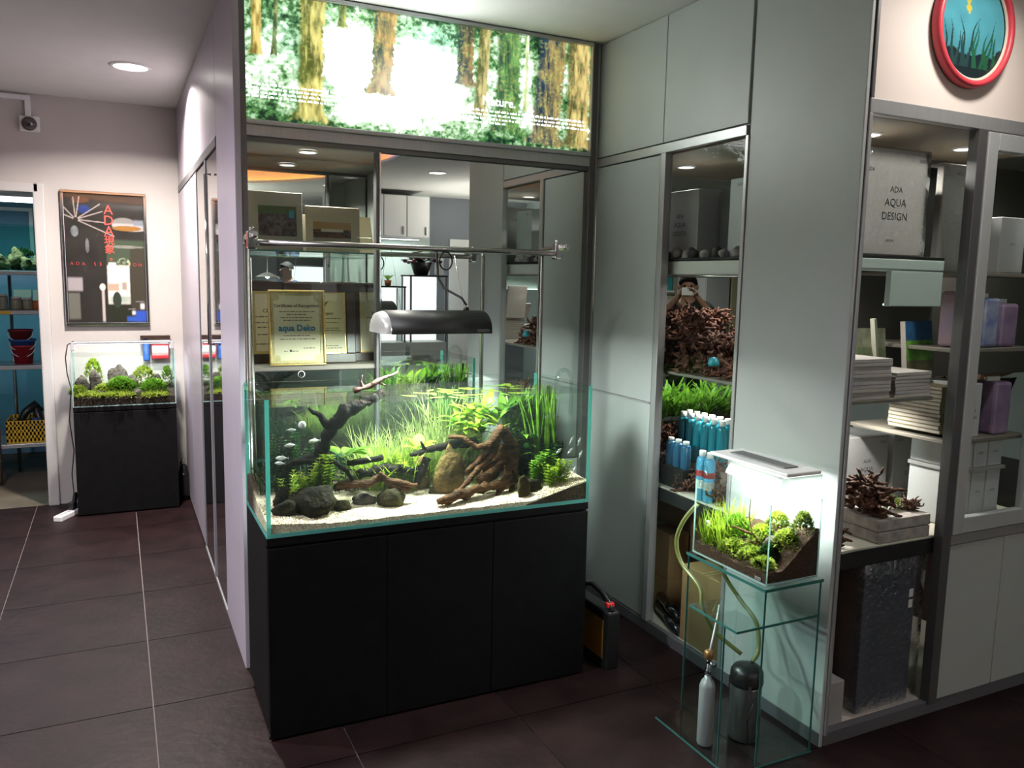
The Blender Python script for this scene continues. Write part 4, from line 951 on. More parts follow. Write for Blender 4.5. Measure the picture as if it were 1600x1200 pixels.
l = area_light('big_tank_lamp', (.63, LY, LZ+.012), .30, 38, (.90, 1.0, .93), shape='RECTANGLE', sy=.10); l.parent = pl; l.location = Vector((.63, LY, LZ+.012))-Vector(pl.location)

# ================================================================== SMALL TANK ON THE GLASS STAND
X0, X1, Y0, Y1, Z0, Z1 = 1.386, 1.606, -.762, -.402, .606, .866
M_gstand = glassmat('stand glass', (.92, .965, .955), 1.45, .9)
gst = E('glass_stand', (1.49, -.58, 0), 'clear green-edged glass stand carrying the small tank by the corner column', 'stand')
for (n, a) in (('side_pane', (X0-.008, X0-.002, Y0-.008, Y1+.01, .012, .592)), ('side_pane', (X1+.004, X1+.010, Y0-.008, Y1+.01, .012, .592)), ('back_pane', (X0-.002, X1+.004, Y1+.004, Y1+.010, .012, .592)),
          ('top_plate', (X0-.012, X1+.014, Y0-.014, Y1+.016, .592, .602)), ('shelf_plate', (1.272, X1+.002, -.772, -.54, .474, .482)), ('foot_pane', (1.274, 1.280, -.71, -.54, .012, .474)), ('bottom_plate', (1.268, X1+.012, -.775, -.39, .0, .010))):
    box(n, M_gstand, *a, gst)
m = MB()
for (x, y) in ((X0-.008, Y0-.008), (X1+.004, Y0-.008), (X0-.008, Y1+.004)): m.box(x, x+.006, y-.0008, y, .012, .592)
for seg in m.f[::6]: pass
def edge(a): return box('pane_edge', M_edged, *a, gst)
edge((X0-.009, X0-.0015, Y0-.0095, Y0-.008, .012, .592)); edge((X1+.0035, X1+.011, Y0-.0095, Y0-.008, .012, .592)); edge((X0-.009, X0-.0015, Y1+.010, Y1+.0115, .012, .592))
edge((X0-.012, X1+.014, Y0-.0155, Y0-.014, .592, .602)); edge((X0-.0135, X0-.012, Y0-.014, Y1+.016, .592, .602))
edge((1.272, X1+.002, -.7735, -.772, .474, .482)); edge((1.2705, 1.272, -.772, -.54, .474, .482)); edge((1.2735, 1.2805, -.7115, -.71, .012, .474)); edge((1.268, X1+.012, -.7765, -.775, 0, .010)); edge((1.2665, 1.268, -.775, -.39, 0, .010))
t2 = glass_tank('aquarium', 'small bright rimless planted aquarium on the glass stand', X0, X1, Y0, Y1, Z0, Z1, .005, M_glass, M_edgew, water=Z1-.022, ew=.006)
def h2(x, y):
    u = (x-X0)/(X1-X0); v = (y-Y0)/(Y1-Y0)
    return Z0+.030+.185*max(0, u-.32)*(1.0-.45*v)+.018*abs(v-.5)+.005*mnoise.noise(Vector((x*30, y*30, 2)))
o = bed('soil_bed', '', X0+.003, X1-.003, Y0+.003, Y1-.003, Z0+.006, h2, M_soilb, 'soil', 40, 40).build('soil_bed', M_soilb, None, origin=((X0+X1)/2, (Y0+Y1)/2, Z0+.006)); tag(o, 'brown soil bank sloping up in the small tank', 'soil')
rnd = random.Random(3); CAGE[0] = (X0+.005, X1-.005, Y0+.005, Y1-.005, Z1-.024)
def g2(u, v): x = X0+(X1-X0)*u; y = Y0+(Y1-Y0)*v; return (x, y, h2(x, y))
def pl2(label, p): return E('moss_cushion', p, label, 'water plant', 'plants in the small tank')
for k, (u, v, r, hz, c, lab) in enumerate([(.12, .12, .035, .022, 'moss', 'yellow moss at the near corner of the small tank'), (.22, .34, .045, .030, 'moss', 'moss along the front of the small tank, second from the near corner'), (.20, .58, .045, .032, 'moss', 'moss mound in the middle front of the small tank'),
        (.22, .84, .042, .045, 'lime', 'lime plant cushion at the far front of the small tank'), (.5, .74, .045, .06, 'bright', 'tall bright cushion at the far end of the small tank'), (.60, .16, .042, .045, 'moss', 'pale moss cushion on the slope near the end pane'),
        (.82, .10, .034, .055, 'olive', 'olive moss tuft high on the soil bank'), (.55, .42, .045, .050, 'lime', 'lime cushion around the twigs of the small tank'), (.80, .40, .04, .05, 'moss', 'moss tuft on the back of the small tank'), (.38, .22, .03, .035, 'dark', 'dark green tuft under the stones of the small tank')]):
    p = g2(u, v); e = pl2(lab, p); moss_clump('fronds', p, r, hz*1.35, G[c], e, rnd, 520, .016, .007)
e = pl2('fine grass at the far end of the small tank', g2(.3, .8)); grass('blades', [g2(u, v) for u in (.2, .4, .6) for v in (.72, .85, .93)], 260, .125, .0045, G['lime'], e, rnd, .4, 1.2)
for k, (u, v, w, h, mt, lab) in enumerate([(.52, .30, .036, .055, M_stoneg, 'tall grey stone in the middle of the small tank'), (.30, .44, .032, .028, M_stoneo, 'low tan stone at the front of the small tank'), (.75, .22, .040, .045, M_stoneg, 'grey stone on the slope of the small tank'), (.45, .52, .03, .035, M_stoneo, 'tan stone behind the low one in the small tank')]):
    p = g2(u, v); o = rock_bm((p[0], p[1], p[2]-.008), w, w*.8, h*.6, 60+k, .25).build('stone', mt, None, origin=p); tag(o, lab, 'stone', 'stones in the small tank')
p = Vector(g2(.5, .35))
o = wood([[(p, .005), (p+Vector((-.03, .03, .05)), .004), (p+Vector((-.05, .09, .062)), .003), (p+Vector((-.05, .15, .05)), .0015)], [(p+Vector((-.03, .03, .05)), .003), (p+Vector((-.02, .06, .10)), .002), (p+Vector((-.01, .07, .16)), .001)], [(p, .006), (p+Vector((.03, -.05, .07)), .004), (p+Vector((.05, -.09, .07)), .002)]], 5).build('twig', M_dw, None, origin=tuple(p)); tag(o, 'thin branching twig in the small tank', 'driftwood')
CAGE[0] = None
# logo plate
lg = box('brand_plate', mat('silver plate', (.5, .5, .48), .3, .4), X0-.0012, X0-.0002, Y0+.022, Y0+.048, Z0+.010, Z0+.020, t2)
text('ADA', .010, M_ink, t2, (X0-.0013, Y0+.035, Z0+.0115), (0, -1, 0), (0, 0, 1))
# LED lamp on acrylic legs
ll = E('led_lamp', (1.53, -.58, Z1), 'flat white LED lamp on clear acrylic legs glowing over the small tank', 'lamp')
LXa, LXb, LYa, LYb, LZa = 1.455, 1.600, -.755, -.385, .945
MB().rbox(LXa, LXb, LYa, LYb, LZa, LZa+.012, .003).build('lamp_body', M_white2, ll)
MB().rbox(LXa+.045, LXb-.04, LYa+.06, LYb-.05, LZa+.0125, LZa+.016, .002).build('heat_sink', mat('grey heat sink', (.16, .16, .165), .5, .3), ll)
MB().box(LXa+.03, LXb-.03, LYa+.03, LYb-.03, LZa-.002, LZa-.0003).build('led_panel', emat('led panel', (.96, 1.0, .98), 14), ll)
for y in (LYa+.002, LYb-.006): box('acrylic_leg', M_frost, LXa-.03, LXb, y, y+.004, Z1+.001, LZa, ll)
box('acrylic_leg', glassmat('milky acrylic', (.95, .97, .97), 1.49, 1.0), LXa-.034, LXa-.031, LYb-.075, LYb-.005, Z1+.001, LZa+.008, ll)
M_milk, _nt, _b = nodes('milky acrylic screen'); _t = _nt.nodes.new('ShaderNodeBsdfTranslucent'); _t.inputs[0].default_value = (.92, .95, .94, 1); _nt.links.new(_t.outputs[0], _nt.nodes['Material Output'].inputs[0])
MB().add([(LXa-.05, LYa-.001, Z1-.005), (LXb+.003, LYa-.001, Z1-.005), (LXb+.003, LYa-.001, LZa), (LXa-.02, LYa-.001, LZa)], [(0, 1, 2, 3)]).add([(LXa-.05, LYa-.003, Z1-.005), (LXb+.003, LYa-.003, Z1-.005), (LXb+.003, LYa-.003, LZa), (LXa-.02, LYa-.003, LZa)], [(0, 1, 2, 3)]).build('milky_screen', M_milk, ll)
MB().add([(LXa-.03, LYa, Z1+.03), (LXa-.03, LYa+.25, Z1+.045), (LXa-.01, LYa+.25, LZa), (LXa-.01, LYa, LZa)], [(0, 1, 2, 3)]).build('milky_screen', M_milk, ll)
l = area_light('small_tank_lamp', (0, 0, 0), .10, 7, (.97, 1.0, .97), shape='RECTANGLE', sy=.30); l.parent = ll; l.location = Vector(((LXa+LXb)/2, (LYa+LYb)/2, LZa-.006))-Vector(ll.location)
# glass pipe of the small tank
e = E('glass_lily_pipe', (1.40, -.45, Z1), 'glass pipe hooked over the far end of the small tank', 'pipe')
pts = [Vector((1.41, -.39, .76)), Vector((1.41, -.39, .88))]+[Vector((1.41, -.412+.022*math.cos(a), .88+.03*math.sin(a))) for a in np.linspace(0, PI, 9)]+[Vector((1.41, -.434, .80)), Vector((1.41, -.436, .73)), Vector((1.41, -.45, .722))]
gtube(MB(), pts, .006).build('pipe', M_pipe, e)
MB().lathe([(.007, 0), (.012, .003), (.007, .006)], (1.397, -.46, .722), 14, M=Matrix.Rotation(PI/2, 4, 'Y'), cap=False).build('ring_mouth', M_white2, e)
e = E('suction_cups', (1.40, -.41, .84), 'cluster of clear suction cups on the far pane of the small tank', 'suction cup')
for (dy, dz) in ((0, 0), (.03, .01), (.012, -.03)): MB().lathe([(.001, 0), (.009, .003), (.011, .009)], (1.40+.02*dz*10, -.408, .85+dz), 12, M=Matrix.Rotation(PI/2, 4, 'X'), cap=False).build('cup', M_pipe, e)
# hoses, CO2 bottle, canister filter
M_hose = mat('yellow green hose', (.20, .23, .055), .3, trans=.25)
def hose(label, pts, r=.0075):
    V = [Vector(p) for p in pts]; out = []
    for i in range(len(V)-1):
        a = V[max(0, i-1)]; b = V[i]; c = V[i+1]; d = V[min(len(V)-1, i+2)]
        for t in np.linspace(0, 1, 7)[:-1]:
            out.append(.5*((2*b)+(c-a)*t+(2*a-5*b+4*c-d)*t*t+(3*b-a-3*c+d)*t**3))
    out.append(V[-1]); o = MB().tube(out, r, 8).build('hose', M_hose, None, origin=tuple(V[-1])); return tag(o, label, 'hose', 'filter hoses')
hose('yellow green hose looping down left of the small tank', [(1.41, -.385, .77), (1.38, -.35, .70), (1.37, -.33, .62), (1.375, -.36, .55), (1.37, -.47, .50), (1.36, -.50, .44), (1.40, -.52, .36), (1.455, -.60, .30)])
hose('yellow green hose bending down inside the glass stand', [(1.50, -.395, .60), (1.50, -.44, .52), (1.53, -.50, .44), (1.55, -.56, .38), (1.53, -.60, .30), (1.485, -.62, .275)])
e = E('co2_cylinder', (1.315, -.60, .0105), 'silver CO2 bottle with a brass valve beside the glass stand', 'gas bottle')
MB().lathe([(.001, .0), (.023, .0), (.026, .006), (.026, .205), (.021, .222), (.012, .232), (.010, .245)], (1.315, -.60, .0105), 20).build('bottle', mat('silver paint', (.50, .50, .52), .35, .4), e)
m = MB(); m.lathe([(.012, .245), (.012, .262), (.008, .27), (.008, .30)], (1.315, -.60, .0105), 12); m.tube([(1.315, -.60, .30), (1.315, -.63, .30)], .009, 10); m.build('valve', M_chrome, e)
m = MB(); m.lathe([(.012, .30), (.016, .305), (.016, .325), (.010, .33)], (1.315, -.60, .0105), 12); m.build('regulator_knob', mat('brass', (.5, .25, .10), .35, .7), e)
MB().tube([(1.318, -.60, .335), (1.335, -.59, .37), (1.375, -.56, .42), (1.40, -.54, .46)], .0035, 6).build('air_line', M_white2, e)
e = E('canister_filter', (1.47, -.615, .0105), 'steel canister filter with a black head inside the glass stand', 'filter')
MB().lathe([(.001, 0), (.050, 0), (.052, .004), (.052, .185), (.050, .19)], (1.47, -.615, .0105), 24).build('canister', mat('dark steel', (.22, .22, .22), .3, .8), e)
MB().lathe([(.054, .19), (.056, .20), (.054, .235), (.044, .25), (.02, .258), (.001, .26)], (1.47, -.615, .0105), 24).build('pump_head', M_blackp, e)
for a in (0, 2.1, 4.2): box('clip', M_chrome, 1.47+.055*math.cos(a)-.004, 1.47+.055*math.cos(a)+.004, -.615+.055*math.sin(a)-.004, -.615+.055*math.sin(a)+.004, .17, .215, e)
MB().tube([(1.47+.03, -.655, .20), (1.45, -.672, .15), (1.43, -.67, .10), (1.44, -.672, .0165)], .003, 6).build('power_cord', M_blackp, e)

# ================================================================== BLACK CASE BY THE STAND
e = E('plastic_case', (1.325, .09, 0), 'black handled plastic case with a yellow label and red latch beside the stand', 'case')
MB().rbox(1.296, 1.354, -.018, .24, .0, .24, .008).build('body', M_blackp, e)
m = MB(); m.tube([(1.325, -.005, .238), (1.325, .02, .262), (1.325, .08, .292), (1.325, .15, .302), (1.325, .21, .285), (1.325, .235, .24)], .012, 8); m.build('handle', M_blackp, e)
MB().rbox(1.310, 1.342, .006, .034, .250, .270, .004).build('latch', mat('bright red plastic', (.75, .03, .03), .4), e)
box('label_panel', mat('ochre label', (.28, .16, .02), .6, var=.15, vscale=15), 1.2945, 1.296, .012, .17, .04, .20, e)

# ================================================================== FAR TANK IN THE CORRIDOR
FX0, FX1, FY0, FY1, FZ0, FZ1 = -.672, -.078, 3.055, 3.365, .70, 1.045
e = E('aquarium_stand', (-.375, 3.21, 0), 'black cabinet stand under the far tank at the corridor end', 'cabinet')
MB().rbox(FX0, FX1, FY0+.016, FY1, .02, .70, .002).rbox(FX0, FX1, FY0, FY0+.016, .672, .70, .002).box(FX0+.02, FX1-.02, FY0+.03, FY1-.02, 0, .02).build('body', M_black, e)
box('door', M_black, FX0+.001, FX1-.001, FY0, FY0+.0155, .012, .665, e, b=.002)
t3 = glass_tank('aquarium', 'far planted aquarium on a black stand below the framed poster', FX0, FX1, FY0, FY1, FZ0+.0005, FZ1, .006, M_glass, M_edgew, water=FZ1-.03, ew=.006)
def h3(x, y): return FZ0+.050+.06*(y-FY0)/(FY1-FY0)+.012*mnoise.noise(Vector((x*9, y*9, 5)))
o = bed('soil_bed', '', FX0+.003, FX1-.003, FY0+.003, FY1-.003, FZ0+.007, h3, M_soil, 'soil', 40, 16).build('soil_bed', M_soil, None, origin=(-.375, 3.21, FZ0+.007)); tag(o, 'dark soil bed in the far tank', 'soil')
def g3(px, v): y = FY0+(FY1-FY0)*v; x = min(FX1-.03, max(FX0+.03, P(px, 610, 1, y).x)); return (x, y, h3(x, y))
rnd = random.Random(8)
for k, (px, v, w, h, lab) in enumerate([(128, .35, .040, .12, 'dark lava stone at the left of the far tank'), (149, .5, .036, .15, 'upright lava stone second from the left in the far tank'), (188, .55, .065, .17, 'highest lava stone in the middle of the far tank'), (160, .25, .06, .05, 'low brown stone at the front of the far tank'), (205, .5, .05, .12, 'lava stone right of the highest one in the far tank'), (243, .6, .045, .11, 'lava stone at the right of the far tank'), (210, .2, .05, .05, 'low stone between the two green cushions of the far tank')]):
    p = g3(px, v); tag(rock_bm((p[0], p[1], p[2]-.012), w, w*.8, h*.55, 90+k, .35).build('stone', M_stoneg, None, origin=p), lab, 'stone', 'stones in the far tank')
for k, (px, v, r, hz, c, n, lab) in enumerate([(120, .2, .045, .05, 'moss', 300, 'yellow moss in the left corner of the far tank'), (147, .7, .05, .17, 'lime', 300, 'pale tuft on the upright stone of the far tank'), (190, .3, .085, .085, 'bright', 700, 'broad bright green cushion in the middle of the far tank'), (240, .28, .075, .075, 'bright', 600, 'bright green cushion at the right of the far tank'),
        (165, .35, .06, .05, 'moss', 350, 'moss between the stones at the left of the far tank'), (225, .7, .07, .12, 'moss', 400, 'pale plants along the back right of the far tank'), (262, .6, .03, .13, 'bright', 200, 'green tuft in the right corner of the far tank'), (185, .08, .10, .022, 'moss', 350, 'low yellow moss along the front glass of the far tank'), (140, .08, .08, .02, 'moss', 260, 'low moss at the front left of the far tank'), (243, .06, .08, .02, 'moss', 260, 'low moss at the front right of the far tank')]):
    p = g3(px, v); e = E('moss_cushion', p, lab, 'water plant', 'plants in the far tank'); moss_clump('fronds', p, r, hz, G[c], e, rnd, int(n*1.5), .024, .009)
e = E('led_lamp', (-.375, 3.2, FZ1), 'slim silver LED bar across the far tank', 'lamp')
MB().rbox(FX0+.0, FX1-.0, 3.17, 3.25, 1.085, 1.100, .004).build('lamp_body', M_alu, e)
MB().box(FX0+.03, FX1-.03, 3.185, 3.235, 1.0835, 1.0847).build('led_strip', emat('cool led strip', (.92, .93, 1.0), 12), e)
for x in (FX0-.002, FX1-.020):
    MB().rbox(x, x+.022, 3.165, 3.255, 1.046, 1.10, .004).build('bracket', mat('clear plastic bracket', (.8, .8, .85), .2, trans=.5), e)
l = area_light('far_tank_lamp', (0, 0, 0), .50, 3.2, (.93, .95, 1.0), shape='RECTANGLE', sy=.05); l.parent = e; l.location = Vector((-.375, 3.21, 1.080))-Vector(e.location)
pts = [(FX0-.003, 3.21, 1.09), (FX0-.02, 3.2, 1.08), (FX0-.035, 3.2, 1.0), (FX0-.03, 3.2, .9), (FX0-.012, 3.2, .80), (FX0-.03, 3.2, .6), (FX0-.012, 3.2, .4), (FX0-.03, 3.2, .25), (FX0-.02, 3.15, .10), (FX0-.03, 3.1, .045)]
tag(MB().tube(pts, .0035, 6).build('power_cable', M_blackp, None, origin=pts[-1]), 'thin black cable hanging beside the far tank', 'cable')
e = E('power_strip', (-.74, 3.06, 0), 'white power strip lying on the floor beside the far stand', 'power strip')
Mr = Matrix.Translation((-.735, 3.08, 0)) @ Matrix.Rotation(-.5, 4, 'Z')
MB().rbox(-.028, .028, -.10, .10, 0, .035, .006, Mr).build('body', M_white2, e)
for q in (-.06, -.02, .02): MB().rbox(-.013, .013, q-.010, q+.010, .035, .037, .001, Mr).build('socket', mat('grey socket', (.3, .3, .3), .5), e)
m = MB(); m.rbox(-.02, .02, .04, .085, .037, .085, .006, Mr); m.build('plug', M_blackp, e)
tag(MB().tube([(-.70, 3.12, .05), (-.69, 3.2, .12), (-.69, 3.28, .10), (-.70, 3.36, .02)], .012, 8).build('cable_bundle', M_blackp, None, origin=(-.70, 3.36, .0)), 'black cable bundle between the far stand and the wall', 'cable')
e = E('wall_rack', (-.18, 3.40, 1.0), 'dark wall rack behind the far tank holding a blue bottle and a red tray', 'rack')
box('tray', M_wood, -.27, -.085, 3.37, 3.428, 1.10, 1.12, e)
MB().lathe([(.001, 0), (.02, 0), (.022, .01), (.022, .12), (.012, .14), (.012, .16)], (-.235, 3.395, .95), 14).build('bottle', M_blue, e)
MB().rbox(-.205, -.095, 3.375, 3.428, .96, 1.06, .01).build('tray_body', M_red, e); box('paper_label', M_white2, -.20, -.10, 3.3735, 3.3748, 1.005, 1.05, e)
e = E('tool_bundle', (-.03, 3.28, .0), 'dark bagged tools wedged between the far stand and the partition', 'bag')
MB().lathe([(.001, 0), (.03, 0), (.038, .05), (.034, .18), (.022, .24), (.014, .25)], (-.035, 3.25, .0), 14).build('bag', M_blackp, e)
for a in (.26, .16): MB().tube([(-.055, 3.235, a), (-.035, 3.22, a+.035)], .007, 6).build('metal_tool', M_chrome, e)
# ---- framed poster
ps = E('framed_poster', (-.44, 3.41, 1.2), 'dark glossy poster with red lettering in a chrome frame on the far wall', 'poster')
PX0, PX1, PZ0, PZ1 = -.705, -.205, 1.19, 2.055
m = MB(); f_ = .018
m.rbox(PX0, PX1, 3.40, 3.43, PZ0, PZ0+f_, .003); m.rbox(PX0, PX1, 3.40, 3.43, PZ1-f_, PZ1, .003); m.rbox(PX0, PX0+f_, 3.40, 3.43, PZ0+f_, PZ1-f_, .003); m.rbox(PX1-f_, PX1, 3.40, 3.43, PZ0+f_, PZ1-f_, .003); m.build('frame', M_chrome, ps)
def posterimg(nx=120, ny=206):
    U, V = np.meshgrid(np.linspace(0, 1, nx), np.linspace(0, 1, ny)); n = vnoise(nx, ny, 8, 12, 3); n2 = vnoise(nx, ny, 24, 40, 5)
    img = np.zeros((ny, nx, 3))+np.array((.022, .020, .018)); img *= (.6+.9*n[..., None])
    def put(mask, col, k=1.0): 
        a = np.clip(mask, 0, 1)[..., None]*k; img[:] = img*(1-a)+np.array(col)*a
    def rect(a, b, c, d, s=60): return np.clip((U-a)*s, 0, 1)*np.clip((b-U)*s, 0, 1)*np.clip((V-c)*s, 0, 1)*np.clip((d-V)*s, 0, 1)
    def ell(cx, cyy, rx, ry): return np.clip((1-np.sqrt(((U-cx)/rx)**2+((V-cyy)/ry)**2))*8, 0, 1)
    put(rect(.50, 1, .42, .66), (.05, .07, .045)); put(rect(.50, .80, .14, .46)*(.5+n2), (.72, .70, .60)); put(rect(.52, .63, .2, .48), (.95, .93, .85)); put(rect(.80, 1, 0, .6), (.045, .04, .028))
    put(rect(.50, .66, .24, .32), (.42, .30, .22)); put(rect(.68, .76, .25, .33), (.32, .26, .22)); put(rect(.64, .78, .34, .40), (.75, .70, .62)); put(ell(.72, .47, .09, .045)*np.clip((n2-.4)*4, 0, 1), (.50, .55, .36))
    put(rect(0, .20, .24, .36), (.30, .27, .28)); put(rect(0, .16, .02, .24), (.12, .12, .10)); put(rect(.42, .47, .0, .28), (.45, .40, .38)); put(ell(.44, .28, .04, .03), (.6, .56, .5)); put(rect(.48, .82, 0, .14), (.02, .022, .014))
    put(rect(.52, .80, .145, .22)*(.3+n2), (.28, .34, .30)); put(ell(.62, .18, .06, .07), (.03, .04, .03))
    put(ell(.74, .79, .15, .04), (.22, .21, .20)); put(rect(.58, 1, .70, .79)*ell(.86, .775, .30, .055), (.40, .38, .38)); put(ell(.78, .745, .20, .022), (.28, .13, .03)); put(rect(.86, 1, .76, .82), (.20, .22, .25))
    put(ell(.25, .88, .08, .035), (.015, .035, .16)); put(ell(.20, .95, .12, .022), (.10, .04, .02)); put(ell(.12, .71, .05, .045)*(.3+n), (.20, .22, .23)); put(ell(.27, .60, .025, .06)*(.3+n), (.16, .16, .16)); put(ell(.75, .60, .26, .012)*(.3+n), (.20, .20, .17))
    put(rect(.73, .93, .0, .055), (.03, .09, .38)); put(rect(.85, 1, .0, .10), (.03, .08, .42)); put(rect(.80, .86, .055, .10), (.62, .60, .62)); put(rect(.75, .86, .10, .115), (.62, .60, .62)); put(rect(.91, .98, .10, .16), (.62, .60, .62)); put(rect(.85, .98, .16, .175), (.62, .60, .62))
    for (a, L) in ((.62, .38), (.35, .36), (-.08, .36), (-.42, .52), (1.4, .32), (1.65, .30), (2.3, .26), (2.75, .25)):
        dx = U-.14; dy = (V-.80)*1.75; t = dx*math.cos(a)+dy*math.sin(a); s = np.abs(-dx*math.sin(a)+dy*math.cos(a)); put(np.clip((.009-s)*200, 0, 1)*(t > .03)*(t < L), (.36, .31, .29))
    return np.clip(img, 0, 1)
picture('poster_print', posterimg(), (PX0+f_, 3.412, PZ0+f_), (1, 0, 0), (0, 0, 1), PX1-PX0-2*f_, PZ1-PZ0-2*f_, vcolmat('glossy poster print', rough=.25, spec=.6, coat=.6), ps)
M_redink = mat('red poster lettering', (.85, .07, .05), .5)
M_redink.node_tree.nodes['Principled BSDF'].inputs['Roughness'].default_value = .5
for k, ch in enumerate(['A', 'D', 'A']): text(ch, .088, M_redink, ps, (-.432, 3.4112, 1.912-.068*k), (1, 0, 0), (0, 0, 1), sx=.95)
for k, ch in enumerate(['現', '象']): text(ch, .064, M_redink, ps, (-.432, 3.4112, 1.722-.058*k), (1, 0, 0), (0, 0, 1))
text('。', .05, M_redink, ps, (-.41, 3.4112, 1.618), (1, 0, 0), (0, 0, 1))
for k, ch in enumerate('ADA SE    ION'):
    if ch != ' ': text(ch, .030, mat('dim red lettering', (.38, .03, .03), .5), ps, (-.655+.0335*k, 3.4112, 1.580), (1, 0, 0), (0, 0, 1))
# ---- ceiling camera
e = E('security_camera', (-.86, 3.40, 2.44), 'small dome security camera in a white box on the far wall', 'camera')
MB().rbox(-.905, -.795, 3.40, 3.43, 2.395, 2.49, .004).build('box', M_white2, e)
MB().lathe([(.043, 0), (.042, .012), (.032, .030), (.018, .040), (.001, .043)], (-.852, 3.40, 2.443), 18, M=Matrix.Rotation(PI/2, 4, 'X')).build('dome', mat('smoked dome', (.06, .05, .045), .15), e)
MB().lathe([(.012, 0), (.012, .004), (.001, .005)], (-.852, 3.362, 2.430), 12, M=Matrix.Rotation(PI/2, 4, 'X')).build('lens', M_blackp, e)
e = E('cable_trunking', (-.87, 3.41, 2.6), 'white cable trunking running along the far wall to the security camera', 'trunking')
MB().rbox(-2.6, -.84, 3.405, 3.43, 2.585, 2.615, .003).build('run', M_white2, e); MB().rbox(-.872, -.84, 3.405, 3.43, 2.49, 2.585, .003).build('drop', M_white2, e)

# ================================================================== STORE ROOM
RY0, RY1 = 4.15, 4.55
rk = E('steel_rack', (-1.0, 4.35, 0), 'steel shelving rack in the store room', 'shelf')
for z in (.26, .83, 1.225, 1.505): MB().rbox(-1.75, -.70, RY0, RY1, z, z+.03, .004).build('rack_shelf', M_alu, rk)
for (x, y) in ((-1.20, RY0-.015), (-.715, RY0-.015), (-1.74, RY0-.015), (-1.74, RY1+.0), (-.715, RY1)): MB().tube([(x, y, 0), (x, y, 1.56)], .014, 8).build('post', M_steel, rk)
MB().tube([(-1.12, RY1, 0), (-1.12, RY1, 1.5)], .012, 8).build('post', M_steel, rk)
box('shelf_ticket', M_yellow, -1.18, -1.08, RY0-.0015, RY0-.0003, 1.228, 1.252, rk)
e = E('plastic_crate', (-1.02, 4.3, .291), 'yellow slotted plastic crate with tools on the lowest rack shelf', 'crate')
cx0, cx1, cy0, cy1, cz0, cz1 = -1.155, -.80, 4.17, 4.50, .291, .455
box('crate_bottom', M_yellow, cx0, cx1, cy0, cy1, cz0, cz0+.01, e)
for (a, b_) in ((cy0, cy0+.008), (cy1-.008, cy1)):
    for z in (cz0+.01, cz0+.055, cz0+.10, cz0+.14): box('crate_rail', M_yellow, cx0, cx1, a, b_, z, z+.024, e)
    for k in range(15): 
        x = cx0+(cx1-cx0-.012)*k/14; box('crate_slat', M_yellow, x, x+.012, a, b_, cz0+.01, cz1-.003, e)
for (a, b_) in ((cx0, cx0+.008), (cx1-.008, cx1)): box('crate_side', M_yellow, a, b_, cy0+.008, cy1-.008, cz0+.01, cz1, e)
e = E('hand_tool', (-1.0, 4.32, .302), 'dark cordless tool and blue cloth heaped in the yellow crate', 'tool')
MB().tube([(-1.09, 4.28, .40), (-1.04, 4.30, .50), (-.98, 4.32, .55), (-.94, 4.34, .50)], [.025, .03, .035, .02], 8).tube([(-.98, 4.32, .55), (-.95, 4.33, .42), (-.93, 4.3, .33)], [.03, .025, .03], 8).build('tool_body', M_blackp, e)
rock_bm((-.97, 4.27, .31), .06, .05, .08, 7, .2).build('cloth', M_blue, e)
def bucket(mt, label, x, y, z, r, h):
    e = E('bucket', (x, y, z), label, 'bucket', 'stacked buckets')
    MB().lathe([(r*.78, 0), (r, h), (r*1.05, h), (r*1.05, h-.012)], (x, y, z), 24).build('pail', mt, e)
    MB().tube([Vector((x+r*1.05*math.cos(a), y-.01-.05*math.sin(a), z+h-.015-.07*math.sin(a))) for a in np.linspace(0, PI, 9)], .003, 6).build('handle', M_white2, e)
bucket(M_red, 'red bucket at the bottom of the stack in the store room', -1.035, 4.32, .861, .075, .135)
bucket(M_blue, 'blue bucket in the middle of the stack in the store room', -1.035, 4.32, .975, .085, .065)
bucket(mat('dark red plastic', (.20, .015, .02), .5), 'dark red bucket on top of the stack in the store room', -1.045, 4.32, 1.025, .078, .085)
tag(MB().lathe([(.001, 0), (.06, 0), (.062, .02), (.062, .14), (.055, .15), (.001, .152)], (-.87, 4.36, .861), 18).build('white_tub', M_white, None, origin=(-.87, 4.36, .861)), 'off-white tub right of the stacked buckets', 'tub')
M_jar = mat('cloudy jar', (.42, .36, .26), .2, trans=.3)
for k, (x, r, h, mt, lab) in enumerate([(-1.14, .035, .10, M_jar, 'tall cloudy jar at the left of the upper rack shelf'), (-1.055, .038, .08, M_jar, 'second cloudy jar from the left on the upper rack shelf'), (-.985, .034, .075, M_jar, 'third cloudy jar, left of the orange tub'), (-.925, .030, .055, mat('orange plastic', (.65, .16, .03), .5), 'orange tub on the upper rack shelf'), (-.855, .038, .05, M_wood, 'dark brown bowl at the right of the upper rack shelf')]):
    e = E('storage_jar', (x, 4.27, 1.256), lab, 'jar', 'jars in the store room')
    MB().lathe([(.001, 0), (r*.95, 0), (r, .006), (r, h*.85), (r*.85, h)], (x, 4.27, 1.256), 16).build('jar', mt, e); MB().lathe([(r*.88, h), (r*.88, h+.012), (.001, h+.013)], (x, 4.27, 1.256), 16).build('lid', mt if k > 2 else M_white, e)
e = E('socket_plates', (-.98, 5.295, 1.3), 'pair of cream socket plates on the store room wall', 'socket')
for x in (-1.17, -1.03): MB().rbox(x, x+.13, 5.285, 5.30, 1.25, 1.38, .004).build('plate', M_cream, e)
t4 = glass_tank('aquarium', 'green-tinted aquarium on top of the store room rack', -1.6, -.72, 4.17, 4.53, 1.536, 1.86, .006, glassmat('greenish tank glass', (.72, .93, .90), 1.45, .9), M_edged, water=1.76)
M_alg = mat('pale algae stone', (.22, .17, .06), .9, col2=(.05, .048, .014), vscale=40, detail=8, bump=.7, bscale=70)
